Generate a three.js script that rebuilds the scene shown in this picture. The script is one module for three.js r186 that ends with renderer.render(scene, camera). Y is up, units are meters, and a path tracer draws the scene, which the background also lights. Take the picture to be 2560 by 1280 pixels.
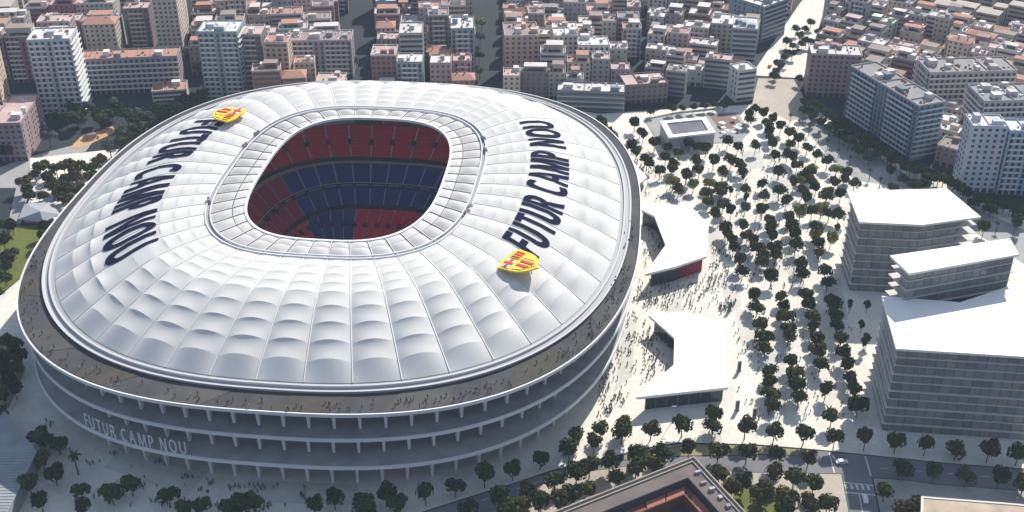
import * as THREE from 'three';
import { mergeGeometries, mergeVertices } from 'three/addons/utils/BufferGeometryUtils.js';
import { FontLoader } from 'three/addons/loaders/FontLoader.js';
import { TextGeometry } from 'three/addons/geometries/TextGeometry.js';

/* ------------------------------------------------------------------ camera, sky, sun, exposure */
const scene = new THREE.Scene();
const EYE = 290, PITCH = 30.57 * Math.PI / 180, FOCAL = 3000;          // metres, radians, focal length in photograph pixels
const camera = new THREE.PerspectiveCamera(2 * Math.atan(640 / FOCAL) * 180 / Math.PI, 2, 1, 9000);
camera.position.set(0, EYE, 0);
camera.lookAt(0, EYE - Math.sin(PITCH) * 100, -Math.cos(PITCH) * 100);
const renderer = new THREE.WebGLRenderer({ antialias: true });
renderer.toneMapping = THREE.LinearToneMapping;
renderer.toneMappingExposure = 1.58;
renderer.shadowMap.enabled = true;
const sunAz = 27 * Math.PI / 180, sunEl = 39 * Math.PI / 180;            // sun behind the stadium, a little to the right
const sunDir = new THREE.Vector3(Math.sin(sunAz) * Math.cos(sunEl), Math.sin(sunEl), -Math.cos(sunAz) * Math.cos(sunEl));
{                                                                        // a clear, slightly milky summer sky, without the sun's disc
  const w = 512, h = 256, d = new Float32Array(w * h * 4), v = new THREE.Vector3();
  for (let j = 0; j < h; j++) for (let i = 0; i < w; i++) {
    const lat = ((j + .5) / h - .5) * Math.PI, lon = ((i + .5) / w - .5) * 2 * Math.PI; v.set(Math.cos(lat) * Math.cos(lon), Math.sin(lat), Math.cos(lat) * Math.sin(lon));
    const up = Math.max(0, v.y), hz = Math.pow(1 - up, 3), g = Math.max(0, v.dot(sunDir)), halo = .30 * Math.pow(g, 6) + .55 * Math.pow(g, 60), k = (j * w + i) * 4;
    const c = v.y < 0 ? [.16, .165, .17] : [.178 + .125 * hz + halo, .242 + .13 * hz + halo * .96, .352 + .13 * hz + halo * .86];
    d[k] = c[0]; d[k + 1] = c[1]; d[k + 2] = c[2]; d[k + 3] = 1;
  }
  const t = new THREE.DataTexture(d, w, h, THREE.RGBAFormat, THREE.FloatType); t.mapping = THREE.EquirectangularReflectionMapping; t.magFilter = t.minFilter = THREE.LinearFilter; t.needsUpdate = true;
  scene.background = t; scene.environment = t;
}
const sun = new THREE.DirectionalLight(new THREE.Color(1, 0.935, 0.83), 4.6);
sun.name = 'sun'; sun.position.copy(sunDir).multiplyScalar(1500).add(new THREE.Vector3(0, 0, -520));
sun.target.position.set(0, 0, -520); sun.castShadow = true;
Object.assign(sun.shadow.camera, { left: -520, right: 520, top: 520, bottom: -520, near: 100, far: 3500 });
sun.shadow.mapSize.set(4096, 4096); sun.shadow.radius = 1;
scene.add(sun, sun.target);
scene.fog = new THREE.FogExp2(new THREE.Color(0.54, 0.67, 0.88), 0.00010);

/* ------------------------------------------------------------------ helpers */
let seed = 7;
const rnd = () => { seed = (seed * 1664525 + 1013904223) >>> 0; return seed / 4294967296; };
const rr = (a, b) => a + (b - a) * rnd(), pick = a => a[Math.floor(rnd() * a.length)], ri = (a, b) => Math.floor(rr(a, b + 1));
const cp = Math.cos(PITCH), sp = Math.sin(PITCH);
function at(px, py, h = 0) {                                             // the point of the level h that lies behind a photograph pixel
  const x = (px - 1280) / FOCAL, y = -(py - 640) / FOCAL, dy = y * cp - sp, t = (h - EYE) / dy;
  return new THREE.Vector3(x * t, h, -(cp + y * sp) * t);
}
function seen(x, y, z) {                                                 // and back
  const ry = y - EYE, d = -z * cp - ry * sp, u = ry * cp - z * sp;
  return [1280 + FOCAL * x / d, 640 - FOCAL * u / d];
}
function heightOf(px, yb, yt) {                                          // height of an upright that stands at (px, yb) and ends at the row yt
  const p = at(px, yb); let lo = 0, hi = 120;
  for (let i = 0; i < 40; i++) { const m = (lo + hi) / 2; if (seen(p.x, m, p.z)[1] > yt) lo = m; else hi = m; }
  return lo;
}
const used = {};
function numbered(n) { const k = used[n] = (used[n] ?? -1) + 1; return k ? `${n}_${String(k).padStart(3, '0')}` : n; }
function tag(o, label, category, group) { o.userData.label = label; o.userData.category = category; if (group) o.userData.group = group; return o; }
function base(name, x, y, z, turn = 0) { const o = new THREE.Group(); o.name = numbered(name); o.position.set(x, y, z); o.rotation.y = turn; scene.add(o); return o; }
function shade(m) { m.castShadow = true; m.receiveShadow = true; return m; }
function part(name, geo, mat, parent, kind) { const m = shade(new THREE.Mesh(geo, mat)); m.name = name; if (kind) m.userData.kind = kind; parent.add(m); return m; }
function struct(name, geo, mat) { const m = shade(new THREE.Mesh(geo, mat)); m.name = numbered(name); m.userData.kind = 'structure'; scene.add(m); return m; }
const ORD = ['', 'first', 'second', 'third', 'fourth', 'fifth', 'sixth', 'seventh', 'eighth', 'ninth', 'tenth'];
const ord = n => ORD[n] ?? n + (n % 10 === 1 && n % 100 !== 11 ? 'st' : n % 10 === 2 && n % 100 !== 12 ? 'nd' : n % 10 === 3 && n % 100 !== 13 ? 'rd' : 'th');
const NUM = ['zero', 'one', 'two', 'three', 'four', 'five', 'six', 'seven', 'eight', 'nine', 'ten', 'eleven', 'twelve', 'thirteen', 'fourteen', 'fifteen', 'sixteen', 'seventeen', 'eighteen', 'nineteen', 'twenty'];

class MB {                                                               // collects flat faces into one geometry, uv in metres
  constructor() { this.p = []; this.n = []; this.u = []; this.i = []; }
  tri(a, b, c) { this.face([a, b, c]); }
  quad(a, b, c, d) { this.face([a, b, c, d]); }
  face(v) {
    const a = v[0], b = v[1], c = v[2];
    let nx = (b[1] - a[1]) * (c[2] - a[2]) - (b[2] - a[2]) * (c[1] - a[1]), ny = (b[2] - a[2]) * (c[0] - a[0]) - (b[0] - a[0]) * (c[2] - a[2]), nz = (b[0] - a[0]) * (c[1] - a[1]) - (b[1] - a[1]) * (c[0] - a[0]);
    const l = Math.hypot(nx, ny, nz) || 1; nx /= l; ny /= l; nz /= l;
    const s = this.p.length / 3, ay = Math.abs(ny);
    for (const q of v) {
      this.p.push(q[0], q[1], q[2]); this.n.push(nx, ny, nz);
      if (ay > .7) this.u.push(q[0], -q[2]); else { const m = Math.hypot(nx, nz) || 1; this.u.push((q[0] * nz - q[2] * nx) / m, q[1]); }
    }
    for (let k = 1; k < v.length - 1; k++) this.i.push(s, s + k, s + k + 1);
  }
  box(x, y, z, w, h, d, turn = 0, bottom = false) {                      // x, z centre; y is the underside
    const c = Math.cos(turn), s = Math.sin(turn), P = (a, b, e) => [x + a * c + e * s, y + b, z - a * s + e * c], W = w / 2, D = d / 2;
    const A = [P(-W, 0, D), P(W, 0, D), P(W, 0, -D), P(-W, 0, -D)], B = [P(-W, h, D), P(W, h, D), P(W, h, -D), P(-W, h, -D)];
    for (let k = 0; k < 4; k++) { const m = (k + 1) % 4; this.quad(A[k], A[m], B[m], B[k]); }
    this.quad(B[0], B[1], B[2], B[3]); if (bottom) this.quad(A[3], A[2], A[1], A[0]);
    return this;
  }
  prism(pts, y0, y1, bottom = true) {                                    // pts [x, z], any winding, may be concave
    let ar = 0; for (let k = 0; k < pts.length; k++) { const a = pts[k], b = pts[(k + 1) % pts.length]; ar += a[0] * b[1] - b[0] * a[1]; }
    const q = ar > 0 ? [...pts].reverse() : pts;                         // counter-clockwise seen from above
    for (let k = 0; k < q.length; k++) { const a = q[k], b = q[(k + 1) % q.length]; this.quad([a[0], y0, a[1]], [b[0], y0, b[1]], [b[0], y1, b[1]], [a[0], y1, a[1]]); }
    const T = THREE.ShapeUtils.triangulateShape(q.map(v => new THREE.Vector2(v[0], -v[1])), []);
    for (const [a, b, c] of T) { this.tri([q[a][0], y1, q[a][1]], [q[b][0], y1, q[b][1]], [q[c][0], y1, q[c][1]]); if (bottom) this.tri([q[c][0], y0, q[c][1]], [q[b][0], y0, q[b][1]], [q[a][0], y0, q[a][1]]); }
    return this;
  }
  sheet(pts, y) { return this.prismTop(pts, y); }
  prismTop(pts, y) {
    const T = THREE.ShapeUtils.triangulateShape(pts.map(v => new THREE.Vector2(v[0], -v[1])), []);
    for (const [a, b, c] of T) {
      const A = pts[a], B = pts[b], C = pts[c], cr = (B[0] - A[0]) * (C[1] - A[1]) - (B[1] - A[1]) * (C[0] - A[0]);
      const P = v => [v[0], y, v[1]]; if (cr < 0) this.tri(P(A), P(B), P(C)); else this.tri(P(A), P(C), P(B));
    }
    return this;
  }
  geo() {
    const g = new THREE.BufferGeometry();
    g.setAttribute('position', new THREE.Float32BufferAttribute(this.p, 3)); g.setAttribute('normal', new THREE.Float32BufferAttribute(this.n, 3));
    g.setAttribute('uv', new THREE.Float32BufferAttribute(this.u, 2)); g.setIndex(this.i); return g;
  }
  get empty() { return !this.i.length; }
  build(name, mat, parent, kind) { return part(name, this.geo(), mat, parent, kind); }
}
function gridGeo(nu, nv, f, closeU = false) {                            // a smooth sheet; f(i/nu, j/nv) -> [x, y, z]
  const p = [], uv = [], ix = [];
  for (let j = 0; j <= nv; j++) for (let i = 0; i <= nu; i++) { const q = f(i / nu, j / nv); p.push(...q); uv.push(q[0], -q[2]); }
  for (let j = 0; j < nv; j++) for (let i = 0; i < nu; i++) { const a = j * (nu + 1) + i, b = a + 1, c = a + nu + 1, d = c + 1; ix.push(a, b, d, a, d, c); }
  const g = new THREE.BufferGeometry(); g.setAttribute('position', new THREE.Float32BufferAttribute(p, 3)); g.setAttribute('uv', new THREE.Float32BufferAttribute(uv, 2)); g.setIndex(ix); g.computeVertexNormals(); return g;
}

/* ------------------------------------------------------------------ procedural textures and materials */
function hash(x, y, s) { let h = (x * 374761393 + y * 668265263 + s * 974711) | 0; h = Math.imul(h ^ (h >>> 13), 1274126177); return ((h ^ (h >>> 16)) >>> 0) / 4294967296; }
function vnoise(x, y, per, s) {
  const xi = Math.floor(x), yi = Math.floor(y), f = x - xi, g = y - yi, m = v => ((v % per) + per) % per;
  const a = f * f * (3 - 2 * f), b = g * g * (3 - 2 * g);
  return (hash(m(xi), m(yi), s) * (1 - a) + hash(m(xi + 1), m(yi), s) * a) * (1 - b) + (hash(m(xi), m(yi + 1), s) * (1 - a) + hash(m(xi + 1), m(yi + 1), s) * a) * b;
}
function fbm(u, v, f0, oct, s) { let a = .5, t = 0, n = 0, f = f0; for (let k = 0; k < oct; k++) { t += a * vnoise(u * f, v * f, f, s + k); n += a; a *= .55; f *= 2; } return t / n; }
function tex(size, metres, fn) {                                         // fn(u, v, i, j) -> factor or [r, g, b], around 1
  const d = new Uint8Array(size * size * 4);
  for (let j = 0; j < size; j++) for (let i = 0; i < size; i++) {
    let c = fn(i / size, j / size, i, j); if (typeof c === 'number') c = [c, c, c]; const k = (j * size + i) * 4;
    for (let q = 0; q < 3; q++) d[k + q] = Math.max(0, Math.min(255, 255 * Math.pow(Math.max(0, Math.min(1, c[q])), 1 / 2.2)));
    d[k + 3] = 255;
  }
  const t = new THREE.DataTexture(d, size, size, THREE.RGBAFormat); t.wrapS = t.wrapT = THREE.RepeatWrapping; t.magFilter = THREE.LinearFilter; t.minFilter = THREE.LinearMipmapLinearFilter; t.generateMipmaps = true;
  t.colorSpace = THREE.SRGBColorSpace; t.repeat.set(1 / metres, 1 / metres); t.needsUpdate = true; return t;
}
const T = {
  city: tex(512, 140, (u, v) => .55 + .45 * fbm(u, v, 6, 5, 3)),
  paving: tex(1024, 48, (u, v, i, j) => { const b = 24, x = u * b, y = v * b, row = Math.floor(y), xx = x + (row % 2) * .5; const e = (xx % 1 < .04 || y % 1 < .04) ? .86 : 1; return e * (.84 + .10 * hash(Math.floor(xx) % b, row, 5) + .30 * (fbm(u, v, 3, 6, 11) - .4)); }),
  asphalt: tex(512, 60, (u, v) => .68 + .32 * fbm(u, v, 8, 5, 21)),
  roof: tex(512, 22, (u, v) => .62 + .38 * fbm(u, v, 5, 5, 31)),
  tiles: tex(256, 6, (u, v, i, j) => { const y = (v * 14) % 1, x = (u * 22) % 1; return [.72 + .28 * y - (x < .12 ? .15 : 0), .72 + .26 * y - (x < .12 ? .15 : 0), .72 + .24 * y - (x < .12 ? .15 : 0)].map(c => c * (.8 + .35 * hash(Math.floor(u * 22), Math.floor(v * 14), 9))); }),
  plaster: tex(512, 30, (u, v) => .74 + .26 * fbm(u, v, 5, 5, 41)),
  grass: tex(512, 24, (u, v) => { const f = fbm(u, v, 10, 5, 51), g = fbm(u, v, 3, 3, 55); return [.62 + .38 * f + .18 * g, .66 + .34 * f, .55 + .4 * f - .1 * g]; }),
  membrane: tex(512, 40, (u, v) => .88 + .12 * fbm(u, v, 4, 5, 61)),
  deck: tex(512, 36, (u, v) => .55 + .45 * fbm(u, v, 6, 5, 71)),
  seat: tex(256, 8, (u, v) => .72 + .28 * hash(Math.floor(u * 24), Math.floor(v * 24), 81)),
  soil: tex(256, 18, (u, v) => .6 + .4 * fbm(u, v, 6, 5, 91)),
};
const M = {};
function mat(name, r, g, b, o = {}) { const m = new THREE.MeshPhysicalMaterial({ roughness: .85, specularIntensity: .3, ...o }); m.color.setRGB(r, g, b); m.name = name; if (o.side === undefined) m.side = THREE.FrontSide; return M[name] = m; }
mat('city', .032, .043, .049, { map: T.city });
mat('paving', .67, .645, .585, { map: T.paving });
mat('pavingGrey', .33, .33, .33, { map: T.paving });
mat('pavingSand', .42, .37, .31, { map: T.paving });
mat('asphalt', .19, .195, .21, { map: T.asphalt });
mat('kerb', .55, .54, .5);
mat('paint', .52, .52, .5);
mat('grass', .12, .155, .04, { map: T.grass });
mat('grassDry', .26, .26, .16, { map: T.grass });
mat('sand', .58, .36, .20, { map: T.soil });
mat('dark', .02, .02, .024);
mat('white', .76, .76, .76, { roughness: .6, map: T.membrane });
mat('roofSheet', .84, .83, .80, { roughness: .7, map: T.membrane });
mat('membrane', .82, .82, .815, { roughness: .75, map: T.membrane, transmission: .35, thickness: 0, specularIntensity: .15 });
mat('membraneGrey', .68, .68, .68, { roughness: .7, map: T.membrane, transmission: .35, thickness: 0 });
mat('steel', .62, .63, .66, { roughness: .5 });
mat('steelGrey', .30, .31, .33, { roughness: .5 });
mat('deck', .075, .076, .084, { map: T.deck });
mat('deckWarm', .092, .091, .090, { map: T.deck });
mat('planter', .070, .071, .070, { map: T.grass });
mat('core', .10, .10, .105, { map: T.plaster });
mat('glass', .035, .045, .06, { roughness: .12, metalness: 0, specularIntensity: .8 });
mat('glassCity', .055, .06, .07, { roughness: .2, specularIntensity: .8 });
mat('glassOffice', .19, .19, .19, { roughness: .15, specularIntensity: .8 });
mat('navy', .006, .006, .03, { roughness: .9, specularIntensity: .1 });
mat('gold', .72, .50, .03, { roughness: .5 });
mat('red', .55, .04, .03, { roughness: .5 });
mat('seatRed', .46, .012, .025, { map: T.seat });
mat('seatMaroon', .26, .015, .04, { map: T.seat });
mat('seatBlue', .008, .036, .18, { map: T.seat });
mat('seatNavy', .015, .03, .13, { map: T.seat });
mat('concrete', .30, .29, .28, { map: T.plaster });
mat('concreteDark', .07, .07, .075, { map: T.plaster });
mat('bark', .10, .075, .05);
mat('palmLeaf', .035, .05, .02, { side: THREE.DoubleSide });
mat('tankBlue', .25, .36, .42);
mat('ceil', .16, .14, .13); mat('liner', .8, .8, .78, { transmission: .55, thickness: 0, roughness: .9 }); mat('deckLow', .44, .43, .43, { map: T.deck });

/* ------------------------------------------------------------------ the stadium */
const SC = new THREE.Vector3(-70.6, 0, -477.4), STURN = -6.1 * Math.PI / 180;
const stadium = tag(base('stadium', SC.x, 0, SC.z, STURN), 'huge oval stadium with white cushioned roof, lettering and three open terrace rings', 'stadium');
const curves = {};
function oval(a, b, n) {                                                 // s in 0..1 by arc length: right, front, left, back
  const key = [a, b, n].map(v => v.toFixed(2)).join();
  if (curves[key]) return curves[key];
  const N = 1440, pts = [], acc = [0];
  for (let k = 0; k <= N; k++) { const f = k / N * 2 * Math.PI, c = Math.cos(f), s = Math.sin(f), r = Math.pow(Math.pow(Math.abs(c / a), n) + Math.pow(Math.abs(s / b), n), -1 / n); pts.push([r * c, r * s]); if (k) acc.push(acc[k - 1] + Math.hypot(pts[k][0] - pts[k - 1][0], pts[k][1] - pts[k - 1][1])); }
  const L = acc[N];
  const fn = s => { s = ((s % 1) + 1) % 1; const t = s * L; let lo = 0, hi = N; while (hi - lo > 1) { const m = (lo + hi) >> 1; if (acc[m] <= t) lo = m; else hi = m; } const f = (t - acc[lo]) / (acc[hi] - acc[lo]); return [pts[lo][0] + (pts[hi][0] - pts[lo][0]) * f, pts[lo][1] + (pts[hi][1] - pts[lo][1]) * f]; };
  fn.len = L; return curves[key] = fn;
}
const RIM = { a: 123.7, b: 140.6, n: 2.47 }, OPEN = { a: 40.9, b: 59.8, n: 3.02, h: 50.6 }, TRUSS = { a: 56.1, b: 72.5, n: 3.03, h: 50.2 };
const RINGS = [{ a: 128.3, b: 147.4, n: 2.66, h: 35.3, v: 4.6 }, { a: 127.2, b: 146.8, n: 2.61, h: 23.8, v: 4.4 }, { a: 125.6, b: 147.6, n: 2.68, h: 12.35, v: 4.7 }];
const ov = (o, d = 0) => { const f = oval(o.a + d, o.b + d, o.n); if (!o.v) return f; const g = s => { const c = f(s); return [c[0], c[1] + o.v]; }; g.len = f.len; return g; };
function loft(o, prof, n = 288, s0 = 0, s1 = 1, closed = true) {         // sweeps a profile of [outward, height] points along an oval
  const pr = closed ? [...prof, prof[0]] : prof, fs = pr.map(q => ov(o, q[0])), g = [];
  for (let k = 0; k + 1 < pr.length; k++) g.push(gridGeo(n, 1, (u, v) => { const s = s0 + (s1 - s0) * u, c = fs[k + (v > .5 ? 1 : 0)](s), y = pr[k + (v > .5 ? 1 : 0)][1]; return [c[0], y, c[1]]; }));
  return mergeGeometries(g);
}
const toLocal = p => { const x = p.x - SC.x, z = p.z - SC.z, c = Math.cos(-STURN), s = Math.sin(-STURN); return [x * c + z * s, -x * s + z * c]; };
function nearS(px, py, h, fn) { const q = toLocal(at(px, py, h)); let best = 0, bd = 1e9; for (let k = 0; k < 2000; k++) { const c = fn(k / 2000), d = Math.hypot(c[0] - q[0], c[1] - q[1]); if (d < bd) { bd = d; best = k / 2000; } } return best; }
for (const m of ['membrane', 'membraneGrey', 'deck', 'deckWarm', 'core', 'steel', 'steelGrey', 'white', 'dark', 'concrete', 'concreteDark', 'seatRed', 'seatBlue', 'seatNavy', 'seatMaroon', 'ceil', 'deckLow', 'liner']) M[m].side = THREE.DoubleSide;

/* the ring decks, their white edges and the tapered columns */
RINGS.forEach((r, k) => {
  const inner = -(k ? 26 : 30);
  part('terrace_deck', loft(r, [[-.5, r.h], [inner, r.h], [inner, r.h - .8], [-.5, r.h - .8]], 240), k ? M.deckLow : M.deck, stadium);
  part('deck_edge', loft(r, [[0, r.h + .45], [-.5, r.h + .45], [-.5, r.h - .95], [0, r.h - .95]], 288), M.white, stadium);
  const below = k < 2 ? RINGS[k + 1].h : 0, top = r.h - .95, N = 96, f = ov(r, k === 2 ? -7 : -7.6), g = ov(r, k === 2 ? -6 : -6.6);
  const col = new MB(); col.p = [];
  for (let q = 0; q < N; q++) {
    const s = (q + .35 + k * .12) / N; if (s > .56 && s < .94) continue;
    const c = f(s), e = g(s), ang = Math.atan2(e[0] - c[0], e[1] - c[1]), H = top - below, mb = new MB();
    const wt = .8, wb = .42, dt = 1.5, db = .55, A = [], B = [];
    for (const [sx, sz] of [[-1, 1], [1, 1], [1, -1], [-1, -1]]) { A.push([sx * wb, 0, sz * db]); B.push([sx * wt, H, sz * dt]); }
    for (let i = 0; i < 4; i++) { const j = (i + 1) % 4; mb.quad(A[i], A[j], B[j], B[i]); }
    mb.quad(B[0], B[1], B[2], B[3]);
    const m = mb.build('column', M.white, stadium); m.position.set(c[0], below + .001, c[1]); m.rotation.y = ang;
  }
  /* glazed front of the concourse behind the columns */
  if (k) part('concourse_wall', loft(RINGS[k - 1], [[-15, RINGS[k - 1].h - .9], [-15, r.h]], 192, 0, 1, false), M.core, stadium);
});
part('concourse_wall', loft(RINGS[2], [[-14, RINGS[2].h - .9], [-14, 0]], 192, 0, 1, false), M.core, stadium);
/* door and window strips in the concourse walls */
RINGS.forEach((r, k) => {
  const lo = k < 2 ? RINGS[k + 1].h : 0, f = ov(r, k === 2 ? -13.9 : -14.9), g = ov(r, -10), mb = new MB(), N = 96;
  for (let q = 0; q < N; q++) {
    const s = (q + .1) / N; if (s > .6 && s < .9) continue;
    const c = f(s), e = g(s), ang = Math.atan2(e[0] - c[0], e[1] - c[1]);
    if (hash(q, k, 3) > .2) mb.box(c[0], lo + .2, c[1], 5.2 + 1.6 * hash(q, k, 8), 3.4 + 2.6 * hash(q, k, 4), .16, ang);
  }
  mb.build('concourse_window', M.glass, stadium, 'stuff');
});
/* planted and paved patches on the top deck */
{
  const f1 = ov(RINGS[0], -1.2), f2 = ov(RINGS[0], -13.5);
  for (const [s0, s1, sk, m] of [[.115, .140, .012, 'planter'], [.168, .192, .012, 'deckWarm'], [.212, .236, .014, 'planter'], [.262, .283, .012, 'deckWarm'], [.305, .322, .012, 'planter'], [.345, .365, .01, 'deckWarm'], [.395, .41, .01, 'planter'], [.06, .085, .012, 'deckWarm'], [.015, .04, .012, 'deckWarm'], [.965, .985, .01, 'deckWarm']]) {
    part('planter_bed', gridGeo(12, 3, (u, v) => { const s = s0 + (s1 - s0) * u + sk * (1 - v), a = f1(s), b = f2(s); return [a[0] + (b[0] - a[0]) * v, 35.3 + .12, a[1] + (b[1] - a[1]) * v]; }), M[m] , stadium);
    M[m].side = THREE.DoubleSide;
  }
}
/* roof rim: two white rails over a grey gutter */
part('roof_gutter', loft(RIM, [[0, 36.0], [-5.0, 36.4], [-5.0, 35.4], [-1.4, 34.6]], 288), M.steelGrey, stadium);
part('rim_fascia', loft(RIM, [[.1, 36.6], [-.7, 36.6], [-1.6, 35.2], [-1.2, 34.0], [-.5, 34.9]], 288), mat('railGrey', .46, .46, .48, { roughness: .7 }), stadium);
part('rim_rail', loft(RIM, [[-2.5, 37.1], [-3.3, 37.1], [-3.3, 36.1], [-2.5, 36.1]], 288), M.railGrey, stadium);
part('rim_wall', loft(RIM, [[-1.6, 35.0], [-6, 35.3 + .01]], 192, 0, 1, false), M.concreteDark, stadium);

/* roof cushions: 48 bays between ribs, nine steps each */
const BAYS = 48, roofIn = ov(TRUSS, 1.2), roofOut = ov(RIM, -4.9);
const roofH = q => q < .4 ? 50.2 + .4 * Math.sin(q / .4 * Math.PI) : 50.2 - 13.6 * Math.pow((q - .4) / .6, 1.25);
function roofP(s, q, lift = 0) { const a = roofIn(s), b = roofOut(s); return [a[0] + (b[0] - a[0]) * q, roofH(q) + lift, a[1] + (b[1] - a[1]) * q]; }
const S0 = nearS(759, 957, 36.4, roofOut) % (1 / BAYS);
const rows = [0, .1, .2, .3, .4, .52, .64, .76, .88, 1];
const archH = [.25, .8, .95, 1.1, 1.3, 1.75, 1.95, 2.05, 2.0, .05];        // rise of the arch at each step
const atMid = p => { const q = toLocal(at(p[0], p[1], 49)); let best = 0, bd = 1e9; for (let k = 0; k < 2000; k++) { const c = roofP(k / 2000, .52), d = Math.hypot(c[0] - q[0], c[2] - q[1]); if (d < bd) { bd = d; best = k / 2000; } } return best; };
const SIGN = [[[1352, 290], [1372, 655]], [[302, 655], [556, 296]]].map(([a, b]) => [atMid(a) - .5 / BAYS, atMid(b) + .5 / BAYS]);
function arch(k, s) {                                                    // the sheets that carry the lettering are pulled tighter
  s = ((s % 1) + 1) % 1; const on = SIGN.some(([a, b]) => a <= b ? s >= a && s <= b : s >= ((a % 1) + 1) % 1 || s <= b);
  return archH[k] * (on && k >= 4 && k <= 6 ? .3 : 1);
}
function cushion(s0, s1, k) {
  const nu = 10, nv = 9, q0 = rows[k], q1 = rows[k + 1], sm = (s0 + s1) / 2, h0 = arch(k, sm), h1 = arch(k + 1, sm);
  const bow = (u, v) => (1 - Math.pow(2 * u - 1, 2)) * (h0 + (h1 - h0) * v) * (k === 8 ? 1 : 1 - .37 * Math.sin(Math.PI * Math.pow(v, .72)));   // a sheet that sags between two arches
  return gridGeo(nu, nv, (u, v) => { const w = v * v * .3 + v * .7; return roofP(s0 + (s1 - s0) * u, q0 + (q1 - q0) * w, bow(u, w)); });
}
function roofBow(s, q) {                                                 // height of the sheet above the rib line
  const u = (((s - S0) * BAYS) % 1 + 1) % 1; let k = 0; while (k < 8 && q > rows[k + 1]) k++;
  const v = Math.min(1, Math.max(0, (q - rows[k]) / (rows[k + 1] - rows[k])));
  const sm = s + (.5 - u) / BAYS, h0 = arch(k, sm), h1 = arch(k + 1, sm);
  return (1 - Math.pow(2 * u - 1, 2)) * (h0 + (h1 - h0) * v) * (k === 8 ? 1 : 1 - .37 * Math.sin(Math.PI * Math.pow(v, .72)));
}
const ribMat = M.steel, restIn = [];
for (let b = 0; b < BAYS; b++) {
  const s0 = S0 + b / BAYS, s1 = s0 + 1 / BAYS, mid = ((s0 + s1) / 2) % 1;
  const ribPts = []; for (let k = 0; k <= 14; k++) ribPts.push(new THREE.Vector3(...roofP(s0, k / 14, .12)));
  part('roof_rib', new THREE.TubeGeometry(new THREE.CatmullRomCurve3(ribPts), 18, .22, 5), M.white, stadium);
  for (let k = 0; k < 9; k++) {
    const g = cushion(s0 + .0003, s1 - .0003, k);
    if (k < 4 && (mid > .47 || mid < .03)) restIn.push(g); else part('roof_cushion', g, M.membrane, stadium);
  }
}
part('roof_cushion', mergeGeometries(restIn), M.membrane, stadium, 'stuff');
part('roof_underside', gridGeo(192, 6, (u, v) => { const p = roofP(u, v, -1.4); return p; }), M.liner, stadium);

/* catwalk ring and the inner glazed band around the opening */
const inOut = ov(TRUSS, -1.0), inIn = ov(OPEN, .6);
function innerP(s, q, lift = 0) { const a = inOut(s), b = inIn(s); return [a[0] + (b[0] - a[0]) * q, TRUSS.h - .5 + (OPEN.h - TRUSS.h + .2) * q + lift, a[1] + (b[1] - a[1]) * q]; }
for (const [d, h] of [[1.0, .7], [-.9, .7]]) part('catwalk_rail', loft(TRUSS, [[d + .25, 50.2 + h], [d - .25, 50.2 + h], [d - .25, 49.7 + h], [d + .25, 49.7 + h]], 240), M.steel, stadium);
part('catwalk_deck', loft(TRUSS, [[.9, 50.0], [-.8, 50.0], [-.8, 49.6], [.9, 49.6]], 192), M.steelGrey, stadium);
part('opening_edge', loft(OPEN, [[.7, 50.9], [-.3, 50.9], [-.3, 49.7], [.7, 49.7]], 240), M.white, stadium);
for (let b = 0; b < BAYS; b++) {
  const s0 = S0 + b / BAYS, s1 = s0 + 1 / BAYS;
  const pts = []; for (let k = 0; k <= 4; k++) pts.push(new THREE.Vector3(...innerP(s0, k / 4, .35)));
  part('inner_strut', new THREE.TubeGeometry(new THREE.CatmullRomCurve3(pts), 6, .18, 5), M.white, stadium);
  const bow = A => (u, v) => A * (1 - Math.pow(2 * u - 1, 2)) * (1 - Math.pow(2 * v - 1, 2) * .8);
  for (const [q0, q1, m] of [[0, .62, M.membraneGrey], [.64, 1, M.membrane]]) {
    const f = bow(q0 ? .5 : 1.1);
    part('inner_panel', gridGeo(6, 5, (u, v) => innerP(s0 + (s1 - s0) * (.03 + .94 * u), q0 + (q1 - q0) * v, f(u, v))), m, stadium);
  }
}
/* winch boxes and lamps standing on the catwalk */
for (const [px, py] of [[1205, 374], [1172, 516], [1178, 530], [598, 362], [520, 500], [1212, 345], [628, 332]]) {
  const s = nearS(px, py, 51, ov(TRUSS)), c = ov(TRUSS, .6)(s), e = ov(TRUSS, 3)(s);
  const mb = new MB().box(0, 0, 0, 3.4, 1.5, 1.1).box(-1, 1.5, 0, .8, .7, .8).box(.9, 1.5, 0, 1.1, .5, .7);
  const m = mb.build('winch_box', M.steelGrey, stadium); m.position.set(c[0], 50.05, c[1]); m.rotation.y = Math.atan2(e[0] - c[0], e[1] - c[1]);
}

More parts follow.
